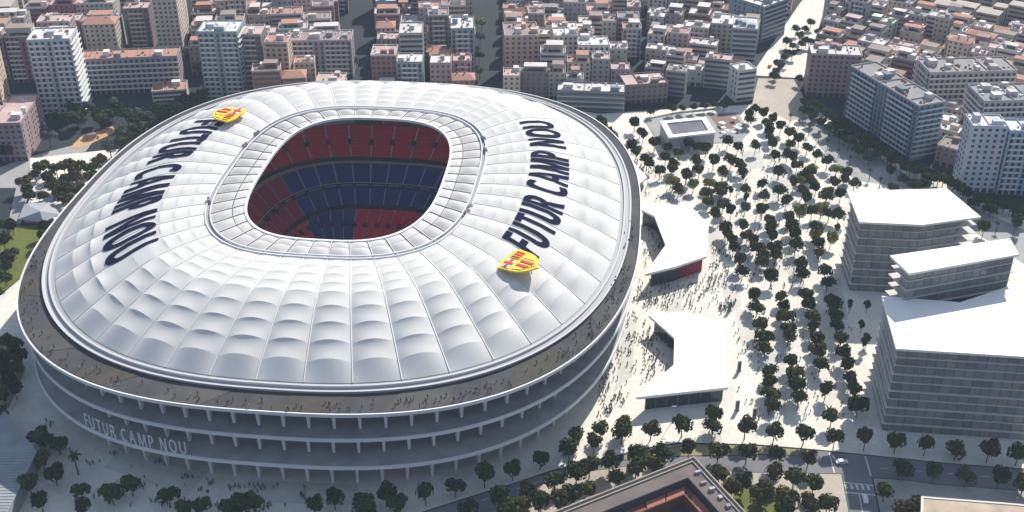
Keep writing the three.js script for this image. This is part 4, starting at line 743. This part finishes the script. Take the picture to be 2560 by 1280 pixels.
function fromPx(xl, ybl, xr, ybr, yt, d, o) {                            // front edge on the ground from left to right, row of the roof line at the left
  const a = at(xl, ybl), b = at(xr, ybr), t = Math.atan2(-(b.z - a.z), b.x - a.x), w = Math.hypot(b.x - a.x, b.z - a.z), h = heightOf(xl, ybl, yt);
  return building({ x: (a.x + b.x) / 2 - Math.sin(t) * d / 2, z: (a.z + b.z) / 2 - Math.cos(t) * d / 2, t, w, d, h, big: true, ...o });
}
seed = 4242;
const W = wallOf, Q = roofOf;
/* left of the stadium */
fromPx(108, 296, 212, 292, 103, 20, { name: 'apartment_tower', wall: mat('towerPale', .52, .56, .60, { map: T.plaster }), roofMat: Q('white'), style: 'balcony', huts: 2, label: 'tall white-blue apartment tower with stacked balconies, at the far left', balconyMat: M.white, sideBands: [1] });
fromPx(516, 252, 613, 252, 82, 20, { name: 'apartment_tower', wall: mat('towerTeal', .34, .42, .45, { map: T.plaster }), roofMat: Q('white'), style: 'balcony', huts: 3, label: 'tall teal-grey apartment tower just left of the roof\'s far edge', sideBands: [1] });
fromPx(676, 248, 732, 248, 108, 15, { name: 'apartment_tower', wall: mat('towerSand', .62, .47, .36, { map: T.plaster }), roofMat: Q('terracotta'), style: 'punched', huts: 1, crownBand: true, label: 'slim sand-coloured tower with an orange top, behind the emblem' });
fromPx(213, 238, 456, 228, 152, 16, { wall: mat('blockMauve', .36, .30, .32, { map: T.plaster }), roofMat: Q('terracotta'), style: 'balcony', bands: true, huts: 4, label: 'long mauve apartment slab with an orange roof, between two left towers' });
fromPx(402, 150, 462, 148, -30, 34, { name: 'apartment_tower', wall: W('cream'), roofMat: Q('pale'), style: 'punched', label: 'tall cream block with a sunlit side, rising above the orange-roofed slab' });
fromPx(-70, 360, 30, 352, 150, 22, { wall: W('peach'), roofMat: Q('terracotta'), style: 'balcony', huts: 3, label: 'peach block cut by the left frame edge, above the low rosy building' });
fromPx(-110, 408, 72, 402, 316, 40, { wall: mat('blockPlum', .34, .26, .27, { map: T.plaster }), roofMat: Q('rosy'), style: 'punched', huts: 5, label: 'low plum building with rosy roof and white end wall, at the left edge' });
fromPx(600, 238, 668, 238, 88, 17, { wall: W('brown'), roofMat: Q('rosy'), style: 'balcony', label: 'brown apartment block wedged between the teal tower and the slim tower' });
fromPx(724, 196, 884, 194, 104, 18, { wall: mat('blockSlate', .33, .33, .38, { map: T.plaster }), roofMat: Q('brown'), style: 'balcony', huts: 5, label: 'wide slate-grey block right of the slim sand-coloured tower' });
fromPx(794, 262, 864, 262, 206, 14, { name: 'school_building', wall: W('white'), roofMat: Q('rosy'), style: 'strip', huts: 2, label: 'small white building just behind the roof\'s far scallops' });
fromPx(384, 262, 470, 256, 232, 15, { name: 'low_hall', wall: W('cream'), roofMat: Q('terracotta'), style: 'strip', huts: 1, label: 'low orange-roofed hall in front of the long mauve slab' });
/* between the shaded streets */
fromPx(934, 262, 996, 262, 140, 17, { wall: W('brick-red'), roofMat: Q('rosy'), style: 'punched', label: 'brick-red block at the first shaded street\'s right corner, nearest the roof' });
fromPx(996, 264, 1060, 264, 158, 15, { wall: W('blue-grey'), roofMat: Q('white'), style: 'balcony', label: 'blue-grey balconied block in the front row between the shaded streets' });
fromPx(1004, 220, 1062, 219, 86, 20, { wall: mat('blockSage', .44, .46, .42, { map: T.plaster }), roofMat: Q('pale'), style: 'strip', huts: 1, label: 'tall sage-grey block with blind side, second row between the shaded streets' });
fromPx(1130, 200, 1188, 199, 74, 22, { wall: W('blue-grey'), roofMat: Q('white'), style: 'balcony', label: 'tall block with a white roof beside the second shaded street' });
fromPx(1078, 262, 1130, 262, 160, 14, { wall: W('pink'), roofMat: Q('white'), style: 'punched', label: 'pink block with white roof boxes, front row by the second shaded street' });
/* right of the second shaded street */
fromPx(1262, 208, 1346, 206, 92, 24, { wall: mat('blockPeach', .60, .43, .34, { map: T.plaster }), roofMat: Q('brown'), style: 'punched', huts: 3, label: 'large peach block with a blind sunlit front, right of the second shaded street' });
fromPx(1258, 262, 1300, 262, 192, 13, { wall: W('cream'), roofMat: Q('rosy'), style: 'punched', label: 'cream corner house at the foot of the second shaded street' });
fromPx(1383, 184, 1442, 183, 92, 15, { wall: mat('blockStone', .52, .50, .48, { map: T.plaster }), roofMat: Q('white'), style: 'punched', label: 'stone-grey block right of the large peach block' });
fromPx(1443, 200, 1521, 199, 116, 16, { wall: W('white'), roofMat: Q('white'), style: 'balcony', bands: true, label: 'white block with three bold balcony bands, right of the peach block' });
fromPx(1392, 276, 1560, 282, 228, 14, { wall: mat('blockNavy', .22, .25, .31, { map: T.plaster }), roofMat: Q('pale'), style: 'strip', huts: 4, label: 'long dark blue low block hugging the stadium\'s upper right rim' });
fromPx(1562, 262, 1668, 255, 216, 18, { wall: W('brown'), roofMat: Q('rosy'), style: 'punched', huts: 3, label: 'brown low block above the trees, left of the square hall' });
/* along the avenue */
fromPx(1822, 178, 1884, 182, 72, 22, { wall: W('blue-grey'), roofMat: Q('white'), style: 'strip', huts: 4, label: 'blue-grey corner block with a white roof, left of the avenue' });
fromPx(1838, 256, 1884, 250, 180, 12, { wall: W('white'), roofMat: Q('white'), style: 'strip', huts: 1, label: 'white end block with a dark band, at the avenue\'s lower left corner' });
fromPx(1772, 136, 1826, 140, 60, 20, { wall: W('tan'), roofMat: Q('white'), style: 'punched', label: 'tan block left of the blue-grey avenue corner block' });
fromPx(1902, 108, 1960, 86, 20, 30, { wall: mat('blockGlass', .25, .32, .38, { map: T.plaster }), roofMat: Q('white'), style: 'strip', label: 'tall grey-blue block on the avenue\'s left side, farther up' });
/* right of the avenue */
fromPx(2014, 240, 2140, 246, 136, 17, { wall: mat('blockRose', .36, .24, .25, { map: T.plaster }), roofMat: Q('pale'), style: 'punched', huts: 4, label: 'rose-pink block at the avenue\'s lower right corner' });
fromPx(2108, 296, 2272, 404, 166, 17, { name: 'apartment_slab', wall: mat('slabShade', .19, .24, .29, { map: T.plaster }), roofMat: Q('grey'), style: 'balcony', huts: 5, sideBands: [1], balconyMat: mat('balconyShade', .44, .49, .54), label: 'long slab with shade-toned blue-grey walls and a white balconied end, beside the hedge row' });  // shade of the front is put into the wall and balcony colours
fromPx(2306, 288, 2520, 282, 184, 22, { name: 'apartment_slab', wall: mat('slabWarm', .50, .46, .43, { map: T.plaster }), roofMat: Q('grey'), style: 'balcony', bands: true, huts: 7, sideBands: [-1], label: 'broad banded slab with dark roof boxes, behind the long blue-grey slab' });
fromPx(2436, 372, 2660, 366, 256, 24, { name: 'apartment_slab', wall: mat('slabGrey', .44, .42, .42, { map: T.plaster }), roofMat: Q('grey'), style: 'balcony', bands: true, huts: 6, sideBands: [-1], label: 'broad banded slab cut by the right edge, below the first banded slab' });
fromPx(2398, 480, 2484, 482, 318, 15, { name: 'apartment_tower', wall: mat('towerMist', .52, .55, .62, { map: T.plaster }), roofMat: Q('white'), style: 'punched', huts: 2, label: 'pale blue tower with white roof boxes, nearest the right edge' });
fromPx(2490, 486, 2600, 489, 330, 15, { name: 'apartment_tower', wall: mat('towerAzure', .36, .47, .58, { map: T.plaster }), roofMat: Q('white'), style: 'balcony', huts: 2, label: 'azure-shaded tower at the right edge, right of the pale blue tower' });

/* the blocks of houses in rows behind */
const inPoly = (p, P) => { let c = false; for (let i = 0, j = P.length - 1; i < P.length; j = i++) if ((P[i][1] > p[1]) !== (P[j][1] > p[1]) && p[0] < (P[j][0] - P[i][0]) * (p[1] - P[i][1]) / (P[j][1] - P[i][1]) + P[i][0]) c = !c; return c; };
const turnAlong = (a, b) => { const p = at(...a), q = at(...b); return Math.atan2(p.x - q.x, p.z - q.z); };
const plots = [];
function district(where, poly, t, o) {
  const P = G(poly), ex = [Math.cos(t), -Math.sin(t)], ez = [Math.sin(t), Math.cos(t)], u = P.map(p => p[0] * ex[0] + p[1] * ex[1]), v = P.map(p => p[0] * ez[0] + p[1] * ez[1]);
  let row = 0;
  for (let vz = Math.max(...v) - 2; vz > Math.min(...v); ) {
    const d0 = rr(o.d[0], o.d[1]), inRow = [];
    for (let x = Math.min(...u) + rr(0, 6); x < Math.max(...u);) {
      const w = rr(o.w[0], o.w[1]), d = d0 * rr(.82, 1.05), h = rr(o.h[0], o.h[1]) * (rnd() < .12 ? 1.3 : 1), cu = x + w / 2, cv = vz - d / 2, r = { x: cu * ex[0] + cv * ez[0], z: cu * ex[1] + cv * ez[1], t, w, d, h };
      const c = []; for (const a of [-.5, 0, .5]) for (const b of [-.5, 0, .5]) c.push([r.x + ex[0] * a * w + ez[0] * b * d, r.z + ex[1] * a * w + ez[1] * b * d]);
      if (c.every(q => inPoly(q, P)) && !hits(r)) {
        const [sx, sy] = seen(r.x, h, r.z);
        if (sx > -160 && sx < 2720 && sy > -60) { taken.push({ ...r }); inRow.push(r); }
        x += w + (rnd() < .2 ? rr(3, 9) : rr(.4, 1));
      } else x += 4;
    }
    if (inRow.length) { row++; inRow.forEach((r, k) => plots.push({ ...r, where, row, k: k + 1, o })); }
    vz -= d0 + rr(o.gap[0], o.gap[1]);
  }
}
const t1 = turnAlong([905, 200], [905, 0]), t2 = turnAlong([1225, 200], [1225, 0]), t3 = turnAlong([1945, 195], [2050, 10]);
district('at far left', [[-140, -70], [395, -70], [395, 140], [200, 225], [60, 235], [-140, 250]], t1 - .02, { w: [14, 28], d: [13, 17], h: [19, 30], gap: [8, 14] });
district('left of first street', [[472, -70], [884, -70], [884, 272], [640, 284], [478, 236]], t1, { w: [11, 21], d: [12, 16], h: [15, 27], gap: [5, 11] });
district('between shaded streets', [[932, -70], [1198, -70], [1198, 280], [932, 284]], (t1 + t2) / 2, { w: [10, 17], d: [11, 15], h: [11, 25], gap: [4, 10] });
district('right of second street', [[1256, -70], [1600, -70], [1600, 266], [1500, 272], [1390, 264], [1256, 282]], t2 - .05, { w: [9, 17], d: [10, 14], h: [8, 20], gap: [3, 8] });
district('left of avenue', [[1606, -70], [2040, -70], [2005, -2], [1875, 180], [1872, 250], [1640, 260], [1606, 264]], t3 + .1, { w: [9, 18], d: [10, 14], h: [8, 20], gap: [4, 9] });
district('right of avenue', [[2082, -70], [2720, -70], [2720, 540], [2560, 520], [2410, 466], [2284, 402], [2140, 300], [2040, 250], [2018, 200], [2066, 30]], t3 - .22, { w: [9, 18], d: [10, 14], h: [8, 19], gap: [3, 9] });
const dist = r => Math.hypot(r.x, r.z);
const keep = new Set([...plots].sort((a, b) => dist(a) - dist(b)).slice(0, 262));
const far = new MB(), farWin = new MB();
plots.forEach(r => {
  const west = r.where.includes('far left') || r.where.includes('first') || r.where.includes('between'), c = west ? pick([0, 1, 1, 2, 2, 4, 6, 6, 8, 8, 7]) : pick([0, 0, 1, 1, 3, 4, 5, 6, 6, 8, 9]), q = pick(west ? [0, 1, 1, 2, 2, 5] : [0, 0, 1, 1, 2, 2, 3, 4, 5]);
  const tile = q === 1 && rnd() < .45, n = Math.max(2, Math.round(r.h / 3.1));
  if (!keep.has(r)) { far.box(r.x, 0, r.z, r.w, r.h, r.d, r.t); for (let f = 1; f < n; f++) farWin.box(r.x + Math.sin(r.t) * r.d / 2, f * 3.1 + .9, r.z + Math.cos(r.t) * r.d / 2, r.w - 2, 1.3, .15, r.t); return; }
  taken.pop;
  building({ ...r, wall: WALL[c][1], roofMat: ROOF[q][1], roof: tile ? 'tile' : 'flat', group: 'houses ' + r.where, label: `${WALL[c][0]} ${NUM[n]}-storey house, ${ROOF[q][0]} roof, ${ord(r.k)} from left, row ${NUM[r.row]} ${r.where}` });
});
if (!far.empty) { const o = new THREE.Group(); o.name = 'distant_houses'; o.userData.kind = 'stuff'; o.userData.label = 'far houses that read as one mass at the top of the picture'; scene.add(o); far.build('wall', wallOf('tan'), o); farWin.build('window', M.glassCity, o); }
console.log('plots', plots.length, 'kept', keep.size, 'trees', treeNo);

/* ------------------------------------------------------------------ people, lamps, pylons, cars */
const PERSON = (() => {
  const g = []; const cyl = (r0, r1, h, x, y, z, rx = 0, rz = 0) => { const c = new THREE.CylinderGeometry(r0, r1, h, 6, 1); c.rotateX(rx); c.rotateZ(rz); c.translate(x, y, z); g.push(c); };
  cyl(.10, .07, .86, .10, .43, .1, .22); cyl(.10, .07, .86, -.10, .43, -.1, -.22); cyl(.21, .17, .62, 0, 1.14, 0); cyl(.075, .05, .62, .26, 1.12, .06, -.15, .12); cyl(.075, .05, .62, -.26, 1.12, -.06, .15, -.12); cyl(.06, .07, .12, 0, 1.49, 0);
  const hd = new THREE.SphereGeometry(.12, 7, 6); hd.scale(.9, 1.15, 1); hd.translate(0, 1.63, 0); g.push(hd); const m = mergeGeometries(g); return m;
})();
function crowd(label, spots) {
  const m = new THREE.MeshStandardMaterial({ roughness: .9 }), im = new THREE.InstancedMesh(PERSON, m, spots.length), d = new THREE.Object3D(), cols = [[.05, .05, .07], [.10, .09, .10], [.14, .05, .05], [.05, .07, .13], [.3, .27, .23], [.16, .13, .1], [.03, .03, .03], [.1, .16, .1]];
  spots.forEach((p, k) => { d.position.set(p[0], p[1], p[2]); d.rotation.y = hash(k, 1, 9) * 6.28; d.scale.setScalar(.95 + .15 * hash(k, 2, 9)); d.updateMatrix(); im.setMatrixAt(k, d.matrix); im.setColorAt(k, new THREE.Color().setRGB(...cols[Math.floor(hash(k, 3, 9) * cols.length)])); });
  im.name = numbered('crowd'); im.userData.kind = 'stuff'; im.userData.label = label; im.castShadow = true; scene.add(im);
}
{
  seed = 99; const spots = [];
  const scatter = (poly, n, clump = .5) => { const xs = poly.map(p => p[0]), ys = poly.map(p => p[1]); let c = null, q = 0; while (q < n) { let x, y; if (c && rnd() < clump) { x = c[0] + rr(-14, 14); y = c[1] + rr(-9, 9); } else { x = rr(Math.min(...xs), Math.max(...xs)); y = rr(Math.min(...ys), Math.max(...ys)); c = [x, y]; } if (!inPoly([x, y], poly)) continue; const p = at(x, y); spots.push([p.x, PL + .005, p.z]); q++; } };
  scatter([[1600, 700], [1780, 690], [1800, 780], [1700, 775], [1610, 775], [1580, 760]], 190); scatter([[1560, 760], [1608, 790], [1600, 900], [1560, 1020], [1480, 1060], [1500, 960]], 150); scatter([[1606, 800], [1672, 850], [1676, 908], [1604, 975]], 90); scatter([[1604, 540], [1634, 546], [1658, 612], [1612, 672]], 50);
  scatter([[1780, 580], [1830, 640], [1850, 760], [1800, 790], [1770, 700]], 110); scatter([[1590, 400], [1720, 470], [1730, 510], [1600, 505]], 70); scatter([[1830, 480], [1960, 470], [2060, 640], [2000, 740], [1860, 720]], 130, .3); scatter([[1830, 800], [2120, 780], [2180, 1040], [1850, 1080]], 120, .3); scatter([[1800, 350], [1960, 380], [1900, 520], [1760, 440]], 60, .3);
  scatter([[40, 980], [260, 1110], [520, 1190], [600, 1270], [250, 1270], [120, 1100]], 90, .6); scatter([[560, 1215], [760, 1215], [800, 1270], [620, 1275]], 70, .6);
  crowd('people scattered over the pale plaza round the stadium', spots);
  const deck = [], f1 = ov(RINGS[0], -1.5), f2 = ov(RINGS[0], -7.5), c = Math.cos(STURN), s = Math.sin(STURN);
  for (let k = 0; k < 190; k++) { const b = rr(.02, .44), q = (b + .02 * Math.sin(k)) % 1, A = f1(q), B = f2(q), t = rnd(), x = A[0] + (B[0] - A[0]) * t, z = A[1] + (B[1] - A[1]) * t; deck.push([SC.x + x * c + z * s, 35.31 + .13, SC.z - x * s + z * c]); }
  crowd('visitors walking on the stadium\'s upper terrace', deck);
}
function lampPost(px, py, label) { const p = at(px, py), o = base('lamp_post', p.x, PL, p.z); const g = new THREE.CylinderGeometry(.07, .13, 8.4, 8); g.translate(0, 4.2, 0); part('pole', g, M.steelGrey, o); new MB().box(.7, 8.3, 0, 1.8, .16, .34).build('lamp_head', M.steelGrey, o); return tag(o, label, 'street lamp'); }
lampPost(1811, 703, 'tall dark lamp post in the open plaza left of the tree rows'); lampPost(1677, 1060, 'tall dark lamp post in front of the notched pavilion');
function pylon(px, py, label) { const p = at(px, py), o = base('information_pylon', p.x, PL, p.z, .2); new MB().box(0, .3, 0, 1.5, 4.6, .5).build('panel', M.steelGrey, o); new MB().box(0, 0, 0, 1.9, .3, .9).build('base', M.concrete, o); new MB().box(0, .9, .27, 1.2, 3.4, .06).build('display', M.glass, o); return tag(o, label, 'pylon'); }
pylon(1847, 928, 'dark information pylon right of the notched pavilion\'s roof'); pylon(1842, 1027, 'dark information pylon right of the notched pavilion\'s glass front'); pylon(1885, 1046, 'dark information pylon in the tree shade above the near road'); pylon(1823, 778, 'dark information pylon at the top of the first long tree row');
function car(px, py, turn, m, label, y = .03) {
  const p = at(px, py), o = base('parked_car', p.x, y, p.z, turn), sh = new THREE.Shape(); sh.moveTo(-2.1, .32); sh.lineTo(-2.15, .8); sh.lineTo(-1.7, .95); sh.lineTo(-1.2, 1.42); sh.lineTo(.5, 1.45); sh.lineTo(1.15, .98); sh.lineTo(2.05, .85); sh.lineTo(2.15, .35); sh.closePath();
  const g = new THREE.ExtrudeGeometry(sh, { depth: 1.55, bevelEnabled: true, bevelSize: .08, bevelThickness: .1, bevelSegments: 2 }); g.translate(0, 0, -.775); part('body', g, m, o);
  new MB().box(-.3, .98, 0, 1.5, .36, 1.78).build('side_window', M.glass, o);
  for (const x of [-1.3, 1.35]) for (const z of [-.8, .8]) { const w = new THREE.CylinderGeometry(.33, .33, .24, 12); w.rotateX(Math.PI / 2); w.translate(x, .33, z); part('wheel', w, M.dark, o); }
  return tag(o, label, 'car');
}
car(2162, 1250, 1.5, M.white, 'small white car in the side street at the lower right');
car(2104, 1158, .1, M.steel, 'silver car crossing the junction at the lower right');
car(1960, 176, 1.1, M.white, 'white car on the avenue beside the lower end of the median', .12); car(1995, 128, 1.1, M.dark, 'dark car on the right-hand lane of the avenue', .12); car(1924, 168, 1.1, M.red, 'red car on the avenue\'s left-hand lane', .12);

renderer.render(scene, camera);
